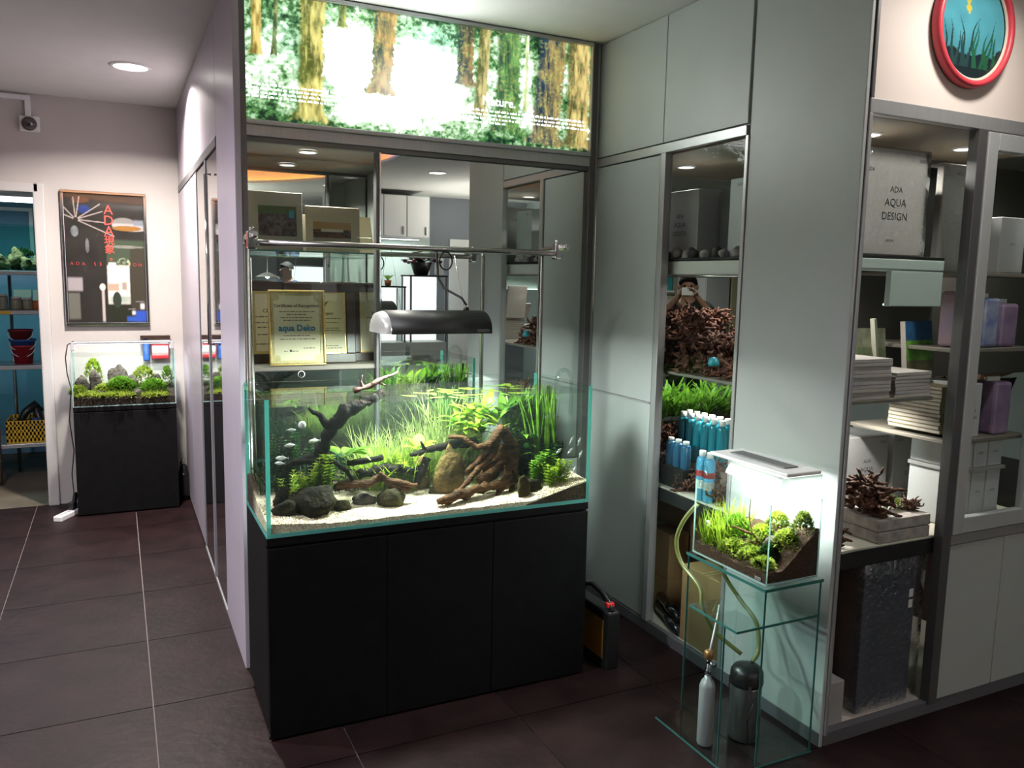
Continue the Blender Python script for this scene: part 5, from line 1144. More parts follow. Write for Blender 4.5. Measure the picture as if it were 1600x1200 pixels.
for k, (x, y, w_, h_, lab) in enumerate([(-1.14, 4.30, .07, .10, 'leftmost'), (-1.04, 4.33, .055, .14, 'second from the left, tallest'), (-.96, 4.28, .06, .09, 'middle'), (-.88, 4.32, .055, .12, 'second from the right'), (-.79, 4.29, .05, .08, 'rightmost'), (-1.25, 4.34, .07, .13, 'half hidden by the door frame')]):
    tag(rock_bm((x, y, 1.544), w_, .06, h_*.58, 131+k, .5).build('stone', M_alg, None, origin=(x, y, 1.545)), 'algae-covered stone in the store room tank, '+lab, 'stone', 'stones in the store room tank')
e = E('moss_cushion', (-1.0, 4.42, 1.6), 'dark weed behind the stones of the store room tank', 'water plant'); moss_clump('fronds', (-1.02, 4.44, 1.58), .10, .10, G['dark'], e, rnd, 300, .03, .01)
e = E('tube_light', (-1.1, 4.3, 2.05), 'glowing fluorescent tube in the store room doorway', 'lamp')
MB().rbox(-1.75, -.86, 4.22, 4.30, 2.055, 2.085, .004).build('batten', M_white2, e)
MB().tube([(-1.73, 4.26, 2.035), (-.885, 4.26, 2.035)], .016, 10).build('tube', emat('fluorescent tube', (.93, .97, 1.0), 7), e)
for x in (-1.745, -.885): MB().tube([(x, 4.26, 2.035), (x+.015, 4.26, 2.035)], .018, 10).build('cap', M_white2, e)
for x in (-1.6, -1.0): MB().tube([(x, 4.26, 2.08), (x, 4.26, CEIL)], .004, 6).build('hanger', M_steel, e)
l = area_light('store_room_lamp', (0, 0, 0), .85, 15, (.85, .95, 1.0), shape='RECTANGLE', sy=.05); l.parent = e; l.location = Vector((-1.3, 4.26, 2.012))-Vector(e.location)
e = E('wall_frame', (-1.02, 5.29, 1.75), 'white pipe frame on the blue store room wall', 'frame')
m = MB(); m.rbox(-1.5, -1.0, 5.28, 5.30, 2.02, 2.05, .003); m.rbox(-1.03, -1.0, 5.28, 5.30, 1.55, 2.02, .003); m.build('frame', M_white, e)

# ================================================================== GOODS IN THE DISPLAY CABINET
def carton(name, label, x0, x1, y0, y1, z0, z1, mt, words=None, face='y', size=.03, cat='box', group=None, mini=None, flap=False):
    e = E(name, ((x0+x1)/2, (y0+y1)/2, z0), label, cat, group)
    MB().rbox(x0, x1, y0, y1, z0, z1, .004).build('carton', mt, e)
    R, O = ((1, 0, 0), lambda s, t: (x0+(x1-x0)*s, y0-.0002, z0+(z1-z0)*t)) if face == 'y' else ((0, -1, 0), lambda s, t: (x0-.0002, y1-(y1-y0)*s, z0+(z1-z0)*t))
    if words:
        for k, w_ in enumerate(words): text(w_, size*(.8 if k == 0 else 1), M_ink, e, O(.5, .60-.13*k), R, (0, 0, 1))
    if mini:
        for (s, t, sz, w_) in mini: text(w_, sz, M_ink, e, O(s, t), R, (0, 0, 1))
    if flap:
        a = MB(); a.box(x0, x1, (y0+y1)/2-.02, (y0+y1)/2+.02, z1, z1+.0008); a.build('tape', mat('packing tape', (.42, .28, .14), .35), e)
        b = MB(); b.box(x0+.002, x1-.002, (y0+y1)/2-.001, (y0+y1)/2+.001, z1+.0008, z1+.0012); b.build('seam', M_ink, e)
    return e
AD = ['ADA', 'AQUA', 'DESIGN']
M_wrap = glassmat('crinkled plastic wrap', (.93, .93, .93), 1.5, 1.6, grough=.08, bumpy=1.0, bscale=45, base=.04)
def wrap(e, x0, x1, y0, y1, z0, z1, seed=1, g=.006):
    bm = bmesh.new(); bmesh.ops.create_cube(bm, size=1); bmesh.ops.subdivide_edges(bm, edges=bm.edges[:], cuts=7, use_grid_fill=True); bm.verts.index_update()
    off = Vector((seed*7.3, 0, 0)); vs = []
    for v in bm.verts:
        p = Vector((x0+(x1-x0)*(v.co.x+.5), y0+(y1-y0)*(v.co.y+.5), z0+(z1-z0)*(v.co.z+.5)))
        d = Vector((math.copysign(1, v.co.x) if abs(v.co.x) > .49 else 0, math.copysign(1, v.co.y) if abs(v.co.y) > .49 else 0, 1 if v.co.z > .49 else 0))
        vs.append(p+d*(g*.6+g*abs(mnoise.noise(p*14+off))))
    m = MB(); m.add(vs, [[v.index for v in f.verts] for f in bm.faces], True); bm.free(); return m.build('plastic_wrap', M_wrap, e)
# -- top shelf, front window
e = carton('product_carton', 'big white carton in crinkled plastic on the top shelf beside the corner column', 1.762, 2.052, -.70, -.42, 1.6455, 1.985, mat('white carton', (.66, .62, .60), .5, var=.03), AD, 'y', .035, mini=[(.07, .78, .018, 'ADA'), (.9, .9, .016, 'ADA'), (.45, .13, .012, 'DOOA')], group='cartons on the top shelf')
wrap(e, 1.762, 2.052, -.70, -.42, 1.6455, 1.985, 1)
e = carton('product_carton', 'second plastic-wrapped carton on the top shelf behind the dark gap', 2.262, 2.44, -.60, -.36, 1.6005, 1.985, MT['white carton'], None, 'y', mini=[(.5, .9, .016, 'ADA')], group='cartons on the top shelf')
wrap(e, 2.262, 2.44, -.60, -.36, 1.6005, 1.985, 2)
tag(box('foam_block', mat('dark foam', (.02, .019, .017), .9), 2.06, 2.15, -.66, -.40, 1.6455, 1.95), 'dark foam block right of the big wrapped carton', 'block')
# -- light hood under the top shelf
e = E('light_hood', (2.0, -.66, 1.6), 'pale aqua light hood hanging under the top shelf of the front window', 'hood')
M_hood = mat('pale aqua hood', (.55, .66, .62), .4)
MB().rbox(1.73, 2.155, -.714, -.50, 1.598, 1.634, .004).build('hood_body', M_hood, e); MB().rbox(1.90, 2.155, -.712, -.69, 1.478, 1.596, .003).build('hood_panel', M_hood, e)
MB().box(1.92, 2.14, -.685, -.67, 1.480, 1.486).build('tube', emat('hood tube', (.85, 1.0, .95), 2.5), e)
for x in (1.745, 2.14): MB().rbox(x-.003, x+.003, -.69, -.52, 1.6342, 1.6348, .0002).build('bracket', M_steel, e)
# -- top shelf, side window
carton('product_carton', 'white carton with three lines of print at the left of the side window', 1.80, 2.0, .18, .42, 1.6455, 1.935, M_boxw, AD, 'x', .028, group='cartons in the side window')
carton('product_carton', 'dark silver carton in the middle of the side window top shelf', 1.90, 2.1, -.03, .165, 1.6455, 1.95, mat('silver grey carton', (.20, .20, .21), .35, .3), None, 'x', group='cartons in the side window')
carton('product_carton', 'white carton at the right of the side window top shelf', 1.76, 1.98, -.26, -.06, 1.6455, 1.945, M_boxw, None, 'x', mini=[(.3, .9, .016, 'ADA')], group='cartons in the side window')
M_pebl = mat('pale pebble', (.38, .34, .33), .7, var=.3, vscale=40); M_pebd = mat('dark pebble', (.045, .042, .045), .6)
for k in range(9):
    y = .30-.062*k; mt = M_pebd if k in (0, 3, 5) else M_pebl
    o = rock_bm((1.735+.008*(k % 3), y, 1.6455-.004), .026, .024, .022+.006*(k % 2), 200+k, .2, 2).build('display_stone', mt, None, origin=(1.735, y, 1.6455)); tag(o, ['first', 'second', 'third', 'fourth', 'fifth', 'sixth', 'seventh', 'eighth', 'ninth'][k]+' bagged stone from the left on the top shelf edge', 'stone', 'stones along the top shelf')
e = E('light_hood', (1.76, 0, 1.6), 'white light hood under the top shelf of the side window', 'hood')
MB().rbox(1.722, 1.80, -.30, .40, 1.575, 1.632, .004).build('hood_body', M_white, e); MB().tube([(1.715, -.3, 1.57), (1.715, .4, 1.57)], .006, 6).build('rod', M_steel, e)
# -- dry driftwood
def redmoor(seed, n=46, L=.095):
    rnd = random.Random(seed); m = MB()
    for _ in range(n):
        a = rnd.uniform(0, 2*PI); d = Vector((math.cos(a), math.sin(a), rnd.uniform(.0, 1.3))).normalized(); l = L*rnd.uniform(.5, 1.1); p = Vector((rnd.gauss(0, .018), rnd.gauss(0, .018), .008+abs(rnd.gauss(0, .02)))); pts = [p.copy()]; rs = [.011]
        for i in range(4):
            d = (d+Vector((rnd.gauss(0, .45), rnd.gauss(0, .45), rnd.gauss(-.05, .4)))).normalized(); p = p+d*l/4; p.z = max(.006, p.z); pts.append(p.copy()); rs.append(.0100*(1-.15*i)*rnd.uniform(.6, 1.3))
            if rnd.random() < .7:
                q = (d+Vector((rnd.gauss(0, .9), rnd.gauss(0, .9), rnd.gauss(.1, .6)))).normalized(); e2 = p+q*l*.28; e2.z = max(.006, e2.z); m.tube([p, e2], [.007, .004], 5)
        m.tube(pts, rs, 5)
    return m
protos = []
def rmwood(label, x, y, z, s, k, rot, group):
    if len(protos) <= k:
        while len(protos) <= k: protos.append(redmoor(300+len(protos)).build('root_wood', M_dwr)); protos[-1].hide_render = False; protos[-1]['_unused'] = 1
    pr = protos[k]
    if '_unused' in pr.keys(): o = pr; del o['_unused']
    else: o = pr.copy(); C.objects.link(o)
    o.location = (x, y, z); o.scale = (s, s, s); o.rotation_euler = (0, 0, rot); return tag(o, label, 'driftwood', group)
gw = 'root wood in the side window'
spots = [(1.80, .33, 1.0), (1.90, .40, 1.05), (1.80, .17, 1.05), (1.93, .23, 1.1), (1.79, .02, .9), (1.92, .06, 1.0), (1.79, -.14, .85)]
places = ['at the left end', 'deep at the left end', 'second from the left', 'deep in the middle', 'in the middle', 'deep right of the middle', 'at the right end']
for k, (x, y, s) in enumerate(spots): rmwood('tangled reddish root wood '+places[k]+' of the middle side shelf, bottom layer', x, y, 1.166, s, k % 4, k*1.3, gw)
for k, (x, y, s) in enumerate(spots[:6]): rmwood('tangled reddish root wood '+places[k]+' of the middle side shelf, second layer', x+.01, y-.01, 1.166+.095, s*.95, (k+1) % 4, k*2.1+.4, gw)
for k, (x, y, s) in enumerate(spots[:4]): rmwood('tangled reddish root wood '+places[k]+' of the middle side shelf, top layer', x+.01, y, 1.166+.185, s*.8, (k+2) % 4, k*1.7+.9, gw)
tag(MB().lathe([(.001, 0), (.02, 0), (.024, .01), (.018, .032), (.001, .036)], (1.735, -.045, 1.215), 14).build('feeding_cup', mat('turquoise plastic', (.03, .30, .38), .4), None, origin=(1.735, -.045, 1.215)), 'small turquoise cup among the root wood', 'cup')
for k, (x, y, s) in enumerate([(1.80, .37, .9), (1.78, .12, .8), (1.78, -.10, .8)]): rmwood('reddish root wood '+['at the left', 'in front of the blue bottles', 'behind the small tank pipe'][k]+' on the lower side shelf', x, y, .661, s, k, k*2.0, gw)
rmwood('second root wood piled at the left on the lower side shelf', 1.80, .38, .745, .9, 3, 1.0, gw)
rmwood('third root wood on top of the left pile on the lower side shelf', 1.82, .37, .83, .8, 1, 2.6, gw)
rmwood('root wood on the white block beside the right row of blue bottles', 1.80, .02, .740, .75, 2, .3, gw)
# -- blue bottles
M_bot = mat('teal liquid bottle', (.02, .22, .29), .2, trans=.15); M_botb = mat('blue liquid bottle', (.02, .11, .22), .2); M_botl = mat('light blue bottle', (.07, .33, .55), .35)
def bottle(x, y, z, r, h, mt, label, group, proto=[None, None]):
    key = mt.name+'%.3f%.3f' % (r, h)
    if not hasattr(bottle, 'c'): bottle.c = {}
    if key in bottle.c: return copy_tree(bottle.c[key], (x, y, z), label)
    e = E('bottle', (x, y, z), label, 'bottle', group)
    MB().lathe([(.001, 0), (r*.96, 0), (r, .004), (r, h*.80), (r*.85, h*.86), (r*.5, h*.88)], (x, y, z), 16).build('bottle_body', mt, e)
    MB().lathe([(r*.62, h*.88), (r*.62, h*.995), (r*.55, h), (.001, h)], (x, y, z), 14).build('cap', M_white2, e)
    bottle.c[key] = e; return e
nth = ['first', 'second', 'third', 'fourth', 'fifth', 'sixth', 'seventh', 'eighth', 'ninth']
pb = box('display_block', M_dispwood, 1.84, 2.15, .0, .46, .661, .765); tag(pb, 'taupe riser block under the tall teal bottles', 'block')
for row in range(2):
    for k in range(6):
        bottle(1.875+.055*row, .305-.052*k+.03*row, .766, .0225, .205, M_bot, nth[k]+' tall teal bottle from the left in the '+['front', 'rear'][row]+' row', 'tall teal bottles')
for k in range(4): bottle(1.765, .245-.052*k if k < 3 else .40, .661+(.09 if k < 3 else .21), .0225, .12, M_botb, nth[k]+' dark blue bottle low in front of the teal row', 'dark blue bottles')
tag(box('display_block', M_shelfk, 1.735, 1.80, .115, .275, .661, .7505), 'black riser block under the dark blue bottles', 'block')
bottle(1.77, .40, .661, .0225, .205, M_botb, 'lone dark blue bottle at the far left of the lower side shelf', 'dark blue bottles')
for k, (x, y) in enumerate([(1.728, -.015), (1.728, -.062)]):
    e = bottle(x, y, .661, .0225, .205, M_botl, ['light blue bottle with a printed label, left of the pair by the small tank', 'light blue bottle with a printed label, right of the pair by the small tank'][k], 'light blue bottles')
    for ch in e.children:
        pass
    lb2 = MB(); lb2.lathe([(.0228, .05), (.0228, .085)], (x, y, .661), 16, cap=False); o_ = lb2.build('paper_label', M_white2, None); o_.parent = e; o_.location = -Vector(e.location)
    lb2 = MB(); lb2.lathe([(.0229, .10), (.0229, .125)], (x, y, .661), 16, cap=False); o_ = lb2.build('red_label', M_red, None); o_.parent = e; o_.location = -Vector(e.location)
# -- books and magazines
M_mag = mat('pale magazine', (.52, .47, .46), .5, var=.08, vscale=30); M_magp = mat('magazine pages', (.40, .36, .34), .7, var=.25, vscale=60, stretch=(1, 1, 60)); M_magd = mat('olive magazine', (.20, .18, .10), .6, var=.2, vscale=30)
mags = {}
def magazine(x, y, z, w, d, t, yaw, mt, label, group):
    key = (mt.name, w)
    if key not in mags:
        e = E('magazine', (0, 0, 0), label, 'magazine', group)
        MB().box(-w/2+.002, w/2-.002, -d/2+.002, d/2-.002, t*.12, t*.80).build('pages', M_magp, e)
        m = MB(); m.box(-w/2, w/2, -d/2, d/2, 0, t*.12); m.build('back_cover', mt, e); m = MB(); m.box(-w/2, w/2, -d/2, d/2, t*.80, t*.93); m.build('front_cover', mt, e)
        MB().box(-w/2, w/2, -d/2-.0004, -d/2+.0015, t*.12, t*.80).build('spine', mt, e); mags[key] = e
    else: e = copy_tree(mags[key], (x, y, z), label)
    e.location = (x, y, z); e.rotation_euler = (0, 0, yaw); tag(e, label, 'magazine', group); return e
rnd = random.Random(2)
nt_ = ['lowest', 'second', 'third', 'fourth', 'fifth', 'sixth', 'seventh', 'eighth', 'ninth', 'tenth', 'eleventh', 'twelfth', 'thirteenth', 'fourteenth']
for k in range(11): magazine(1.835+rnd.uniform(-.003, .003), -.60+rnd.uniform(-.003, .003), 1.1655+.0125*k, .235, .20, .0125, rnd.uniform(-.015, .015), M_mag, nt_[k]+' pale magazine from the bottom of the left stack', 'left magazine stack')
for k in range(7): magazine(2.06+rnd.uniform(-.003, .003), -.60+rnd.uniform(-.003, .003), 1.1655+.0125*k, .19, .20, .0125, .05+rnd.uniform(-.02, .02), M_mag, nt_[k]+' pale magazine from the bottom of the right stack', 'right magazine stack')
for k in range(12): magazine(2.36, -.56+rnd.uniform(-.003, .003), 1.0155+.0145*k, .20, .22, .0145, rnd.uniform(-.02, .02), M_magd, nt_[k]+' olive magazine from the bottom of the stack behind the dark stile', 'olive magazine stack')
M_printg = vcolmat('book cover print', rough=.35)
def book(label, x, y, z, w, h, t, yaw, lean, rgb):
    M = Matrix.Translation((x, y, z)) @ Matrix.Rotation(yaw, 4, 'Z') @ Matrix.Rotation(PI/2-lean, 4, 'X')
    e = E('book', (x, y, z), label, 'book', 'books standing behind the magazines')
    box('book_block', M_magp, 0, w, 0, h, 0, t, e, M=M); R = M.to_3x3()
    picture('cover', rgb, M @ Vector((0, 0, t+.0004)), R @ Vector((1, 0, 0)), R @ Vector((0, 1, 0)), w, h, M_printg, e); return e
def cover(seed, top, mid, bot):
    n = vnoise(30, 36, 6, 7, seed)[..., None]; v = np.linspace(0, 1, 36)[:, None, None]
    return np.where(v > .66, np.array(top)*(.4+n), np.where(v > .33, np.array(mid)*(.3+1.4*n), np.array(bot)*(.4+n)))*2.2+np.zeros((36, 30, 3))
book('green and brown covered book standing left of the pale hood', 1.80, -.46, 1.305, .13, .20, .015, 0, .15, cover(1, (.03, .30, .24), (.20, .12, .05), (.03, .05, .03)))
book('dark magazine with an orange and blue band above the left stack', 1.80, -.50, 1.305, .17, .10, .01, 0, .5, cover(2, (.02, .12, .12), (.30, .07, .05), (.02, .05, .03)))
book('forest-green photo book standing behind the right stack', 2.06, -.44, 1.167, .15, .22, .02, -.1, .12, cover(3, (.16, .17, .12), (.10, .13, .07), (.03, .09, .02)))
book('blue and green picture book leaning at the right by the dark stile', 2.235, -.52, 1.196, .17, .22, .02, .1, .12, cover(4, (.02, .08, .18), (.10, .25, .04), (.12, .11, .06)))
tag(box('board', M_cream, 0, .012, 0, .26, 0, .02, None, M=Matrix.Translation((2.17, -.45, 1.167)) @ Matrix.Rotation(-.18, 4, 'Y') @ Matrix.Rotation(PI/2, 4, 'X')), 'cream board edge leaning between the two standing books', 'board')
# -- grey cartons deep in the cabinet
carton('product_carton', 'left grey carton standing deep behind the root wood', 2.225, 2.465, -.30, -.08, .661, .935, M_boxg, AD, 'y', .026, mini=[(.86, .88, .018, 'ADA')], group='grey cartons on the lower shelf')
carton('product_carton', 'right grey carton standing deep behind the root wood', 2.50, 2.74, -.30, -.08, .661, .935, M_boxg, AD, 'y', .026, mini=[(.14, .88, .018, 'ADA')], group='grey cartons on the lower shelf')
for k in range(2): tag(box('stone_slab', mat('pale boxed slab', (.55, .48, .44), .6, col2=(.30, .26, .26), vscale=30), 1.925, 2.186, -.722, -.52, .661+.042*k, .661+.042*k+.040, b=.003), ['lower', 'upper'][k]+' pale boxed slab under the root wood in the front window', 'slab', 'slabs')
for k in range(2):
    for q in range(2): pass
rmwood('reddish root wood standing on the boxed slabs in the front window', 1.975, -.63, .744, 1.0, 1, .5, 'root wood in the front window')
rmwood('second root wood stacked at the back of the boxed slabs', 1.985, -.60, .80, .85, 3, 1.9, 'root wood in the front window')
rmwood('root wood lying beside the corner column on the lower shelf', 1.765, -.66, .661, .75, 0, 2.2, 'root wood in the front window')
rmwood('small root wood at the right end of the boxed slabs', 2.15, -.66, .744, .45, 2, .2, 'root wood in the front window')
e = E('moss_pad', (2.09, -.60, .744), 'yellow green moss pad lying on the boxed slabs', 'moss', None); moss_clump('fronds', (2.085, -.60, .744), .07, .035, G['olive'], e, random.Random(4), 420, .018, .007)
# -- lowest level
e = E('foam_slab', (2.02, -.6, .042), 'plastic-wrapped dark blue-grey slab standing on the cabinet floor', 'slab')
MB().rbox(1.885, 2.15, -.715, -.45, .0425, .592, .006).build('slab', mat('blue grey foam', (.055, .065, .085), .7, var=.15, vscale=12), e)
wrap(e, 1.868, 2.172, -.72, -.44, .0425, .600, 3, .008)
for z in (.44, .40): box('white_tag', M_white2, 2.115, 2.135, -.7165, -.7155, z, z+.03, e)
text('ADA', .05, M_ink, e, (2.01, -.7155, .33), (1, 0, 0), (0, 0, 1))
carton('cardboard_box', 'tall brown cardboard box behind the wrapped slab', 1.70, 1.845, -.62, -.30, .0425, .60, M_card, None, 'x', group='cardboard boxes')
carton('product_carton', 'small grey carton on the cabinet floor behind the glass stand', 1.705, 1.80, -.735, -.635, .0425, .20, M_boxg, None, 'x')
carton('cardboard_box', 'big brown cardboard box at the back of the side window floor', 1.92, 2.25, .10, .62, .0425, .575, M_card, ['ADA'], 'x', .04, group='cardboard boxes', flap=True)
carton('cardboard_box', 'opened brown cardboard box at the left of the side window floor', 1.80, 1.91, .27, .62, .20, .415, M_card, None, 'x', group='cardboard boxes', flap=True)
carton('cardboard_box', 'brown cardboard box standing in front on the side window floor', 1.70, 1.84, -.24, .045, .0425, .37, M_card, None, 'x', group='cardboard boxes', flap=True)
carton('cardboard_box', 'low brown cardboard box under the opened one in the side window', 1.80, 1.91, .27, .62, .0425, .1995, M_card, None, 'x', group='cardboard boxes')
for k, (x, y, z) in enumerate([(1.72, .10, .066), (1.755, .15, .066), (1.735, .12, .113)]):
    e = E('black_tube', (x, y, z-.023), ['front', 'rear', 'upper'][k]+' shiny black roll on the side window floor', 'tube', 'black rolls')
    MB().tube([(x-.012, y-.05, z), (x+.06, y+.19, z)], .0235, 14).build('roll', mat('black wrapped roll', (.012, .012, .014), .15, coat=.6), e)
    MB().tube([(x-.0125, y-.052, z), (x-.0118, y-.0495, z)], .012, 12).build('core', M_blackp, e)
# -- behind the framed door
M_pur = mat('lilac packaging', (.36, .27, .40), .3, col2=(.20, .12, .24), vscale=14)
carton('product_carton', 'grey carton on the top shelf behind the framed door', 2.46, 2.60, -.70, -.45, 1.6005, 1.80, M_boxg, None, 'y', mini=[(.5, .5, .014, 'ADA')])
for k, (x, y, z, w, lab) in enumerate([(2.30, -.70, 1.331, .10, 'pinkish packet at the left'), (2.41, -.70, 1.331, .09, 'blue-white packet in the middle'), (2.51, -.70, 1.331, .10, 'lilac packet at the right')]):
    e = E('packet', (x+w/2, y, z), lab+' of the row behind the framed door', 'packet', 'packets behind the framed door')
    MB().rbox(x, x+w, y, y+.10, z, z+.20-.02*k, .012).build('bag', [mat('pink packaging', (.40, .25, .28), .3, col2=(.24, .2, .3), vscale=12), mat('white blue packaging', (.50, .52, .62), .3, col2=(.10, .14, .40), vscale=16), M_pur][k], e); MB().box(x+.01, x+w-.01, y+.045, y+.055, z+.2-.02*k, z+.215-.02*k).build('seal', M_white2, e)
e = E('packet', (2.56, -.65, 1.0), 'blue and pink packet on the middle shelf behind the framed door', 'packet', 'packets behind the framed door'); MB().rbox(2.52, 2.615, -.70, -.60, 1.0005, 1.20, .012).build('bag', M_pur, e); MB().box(2.53, 2.605, -.655, -.645, 1.20, 1.215).build('seal', M_white2, e)
carton('product_carton', 'white carton with print on the middle shelf behind the framed door', 2.34, 2.44, -.70, -.5, 1.0005, 1.20, M_boxw, AD, 'y', .017, group='cartons behind the framed door')
for k in range(3): carton('product_carton', nth[k]+' white carton from the left on the lower shelf behind the framed door', 2.34+.085*k, 2.42+.085*k, -.70, -.50, .661+.0005, .87, M_boxw, None, 'y', mini=[(.5, .6, .013, 'ADA'), (.35, .2, .010, 'ADA')], group='lower cartons behind the framed door')
for z, s in ((.875, 'upper'),):
    tag(box('carton_tray', M_boxg, 2.33, 2.60, -.71, -.50, .8705, .884), 'grey tray between the two rows of white cartons', 'tray')
for k in range(3): carton('product_carton', nth[k]+' white carton from the left on the grey tray behind the framed door', 2.34+.085*k, 2.42+.085*k, -.70, -.50, .8845, .985, M_boxw, None, 'y', mini=[(.5, .5, .013, 'ADA')], group='tray cartons behind the framed door')
# -- round picture on the fascia
rp = E('round_picture', (2.115, FY, 2.18), 'round red-framed underwater picture on the cream fascia', 'picture')
Rm = Matrix.Rotation(PI/2, 4, 'X'); cc = (2.112, FY-.002, 2.375); rad = .187
MB().lathe([(rad-.022, .004), (rad-.022, .022), (rad-.016, .028), (rad-.006, .028), (rad, .020), (rad, .0)], cc, 48, M=Rm, cap=False).build('frame', mat('red round frame', (.55, .05, .07), .4), rp)
MB().lathe([(rad-.030, .010), (rad-.030, .015), (rad-.022, .015)], cc, 48, M=Rm, cap=False).build('inner_ring', mat('cream ring', (.6, .52, .42), .5), rp)
n_ = 130; U_, V_ = np.meshgrid(np.linspace(-1, 1, 48), np.linspace(0, 1, 48))
m = MB(); ring = 64; R0 = rad-.024; vs = [(cc[0], cc[1]-.008, cc[2])]
for j in range(1, ring+1):
    for k in range(n_): a = 2*PI*k/n_; vs.append((cc[0]+R0*j/ring*math.cos(a), cc[1]-.008, cc[2]+R0*j/ring*math.sin(a)))
fs = [(0, 1+k, 1+(k+1) % n_) for k in range(n_)]+[(1+(j-1)*n_+k, 1+j*n_+k, 1+j*n_+(k+1) % n_, 1+(j-1)*n_+(k+1) % n_) for j in range(1, ring) for k in range(n_)]
m.add(vs, fs); o = m.build('underwater_print', vcolmat('underwater print', rough=.25, coat=.0), rp)
at = o.data.color_attributes.new('print', 'FLOAT_COLOR', 'POINT')
for i, v in enumerate(vs):
    x = (v[0]-cc[0])/R0; z = (v[2]-cc[2])/R0; c = Vector((.10, .40, .50))
    n = mnoise.noise(Vector((x*3, z*3, 1))); c = c*(.75+.35*(z+.4*x)+.15*n)
    if z < -.50+.30*n: c = Vector((.012, .022, .028))
    for (bx, lean, hgt) in ((-.75, -.2, .05), (-.55, -.3, .1), (-.42, .25, -.1), (-.3, .15, -.05), (-.1, .5, .30), (.05, .2, .15), (.12, .15, .05), (.3, .6, .0), (.42, .5, .2), (.5, .4, .1), (.65, .2, -.1), (.72, -.3, -.1), (-.2, -.35, .2)):
        t = z+.75
        if 0 < t < hgt+.75 and abs(x-(bx+lean*t*t*.6+.03*math.sin(t*9+bx*20))) < .055*(1-t/(hgt+.80)): c = Vector((.018, .05+.05*(bx > 0), .05))
    if math.hypot(x, z) > .95: c = Vector((.012, .018, .02))
    if .25 < z < .8 and abs(x+.2-(.5-z)*.2) < .06+.03*math.sin(z*40): c = Vector((.62, .50, .08))
    at.data[i].color = (*c, 1)
MB().lathe([(.001, .020), (R0*.6, .017), (R0, .012)], cc, 32, M=Rm, cap=False).build('glass_cover', M_glass, rp)

# ================================================================== SHOP BEHIND THE VIEWER (seen in the niche mirrors)
# ceiling cove: oval recess with coloured strip light hidden behind a low lip
cv = E('ceiling_cove', (CVX, CVY, CEIL), 'oval ceiling recess washed with orange and blue cove light, seen in the mirrors', 'ceiling recess')
m = MB(); m.add([(x, y, CEIL) for x, y in inn]+[(x, y, CVZ) for x, y in inn], [(na+k, na+(k+1) % na, (k+1) % na, k) for k in range(na)]); m.add([(x, y, CVZ) for x, y in inn], [tuple(range(na))]); m.build('recess', M_ceil, cv)
m = MB(); q1, q2 = .955, .945
ri = lambda q, z: [(CVX+(x-CVX)*q, CVY+(y-CVY)*q, z) for x, y in inn]
m.add(ri(1, CEIL+.002)+ri(q2, CEIL+.002), [(k, (k+1) % na, na+(k+1) % na, na+k) for k in range(na)]); m.add(ri(q1, CEIL+.002)+ri(q1, CEIL+.035), [(k, (k+1) % na, na+(k+1) % na, na+k) for k in range(na)]); m.build('lip', M_ceil, cv)
strip = lambda a0, a1: [Vector((CVX+CVA*.975*math.cos(a), CVY+CVB*.975*math.sin(a), CEIL+.022)) for a in np.linspace(a0, a1, 50)]
MB().tube(strip(-2.6, -.12), .008, 6).build('orange_strip', emat('orange strip light', (1.0, .30, .03), 60), cv); MB().tube(strip(-.10, 1.3), .008, 6).build('blue_strip', emat('blue strip light', (.05, .25, 1.0), 60), cv)
# grey wall block with white wall cupboards
S(box('wall_shop_block', mat('blue grey block', (.20, .22, .25), .6), 2.75, 6.9, -6.9, -6.37, 0, CEIL))
S(box('wall_shop_return', M_rear, 4.9, 5.0, -6.365, -3.2, 0, CEIL))
for k in range(3):
    x = 2.30+.30*k; e = E('wall_cupboard', (x+.14, -6.0, 2.05), nth[k]+' white wall cupboard from the left, seen in the right mirror', 'cupboard', 'white wall cupboards')
    MB().rbox(x, x+.295, -6.24, -5.72, 2.05, 2.56, .003).build('carcass', M_white2, e); MB().rbox(x+.004, x+.291, -5.72, -5.702, 2.055, 2.555, .003).build('door', M_white2, e); MB().rbox(x+.24, x+.25, -5.70, -5.685, 2.08, 2.18, .002).build('handle', M_steel, e)
e = E('added_cupboard_light', (2.8, -5.95, 2.045), 'slim light strip added under the white wall cupboards to brighten the wall', 'lamp'); MB().rbox(2.32, 3.18, -6.02, -5.98, 2.035, 2.0495, .003).build('housing', M_alu, e); MB().box(2.34, 3.16, -6.015, -5.985, 2.0335, 2.0345).build('strip', emat('cupboard strip', (.95, 1, .97), 20), e)  # strip light added to brighten the wall under the cupboards
l = area_light('cupboard_fill_lamp', (0, 0, 0), .8, 9, (.95, 1, .97), shape='RECTANGLE', sy=.03); l.parent = e; l.location = Vector((2.75, -6.0, 2.03))-Vector(e.location)
S(box('wall_cupboard_backing', mat('pale teal backing', (.45, .52, .50), .6), 2.2, 3.4, -6.36, -6.25, 0, CEIL))
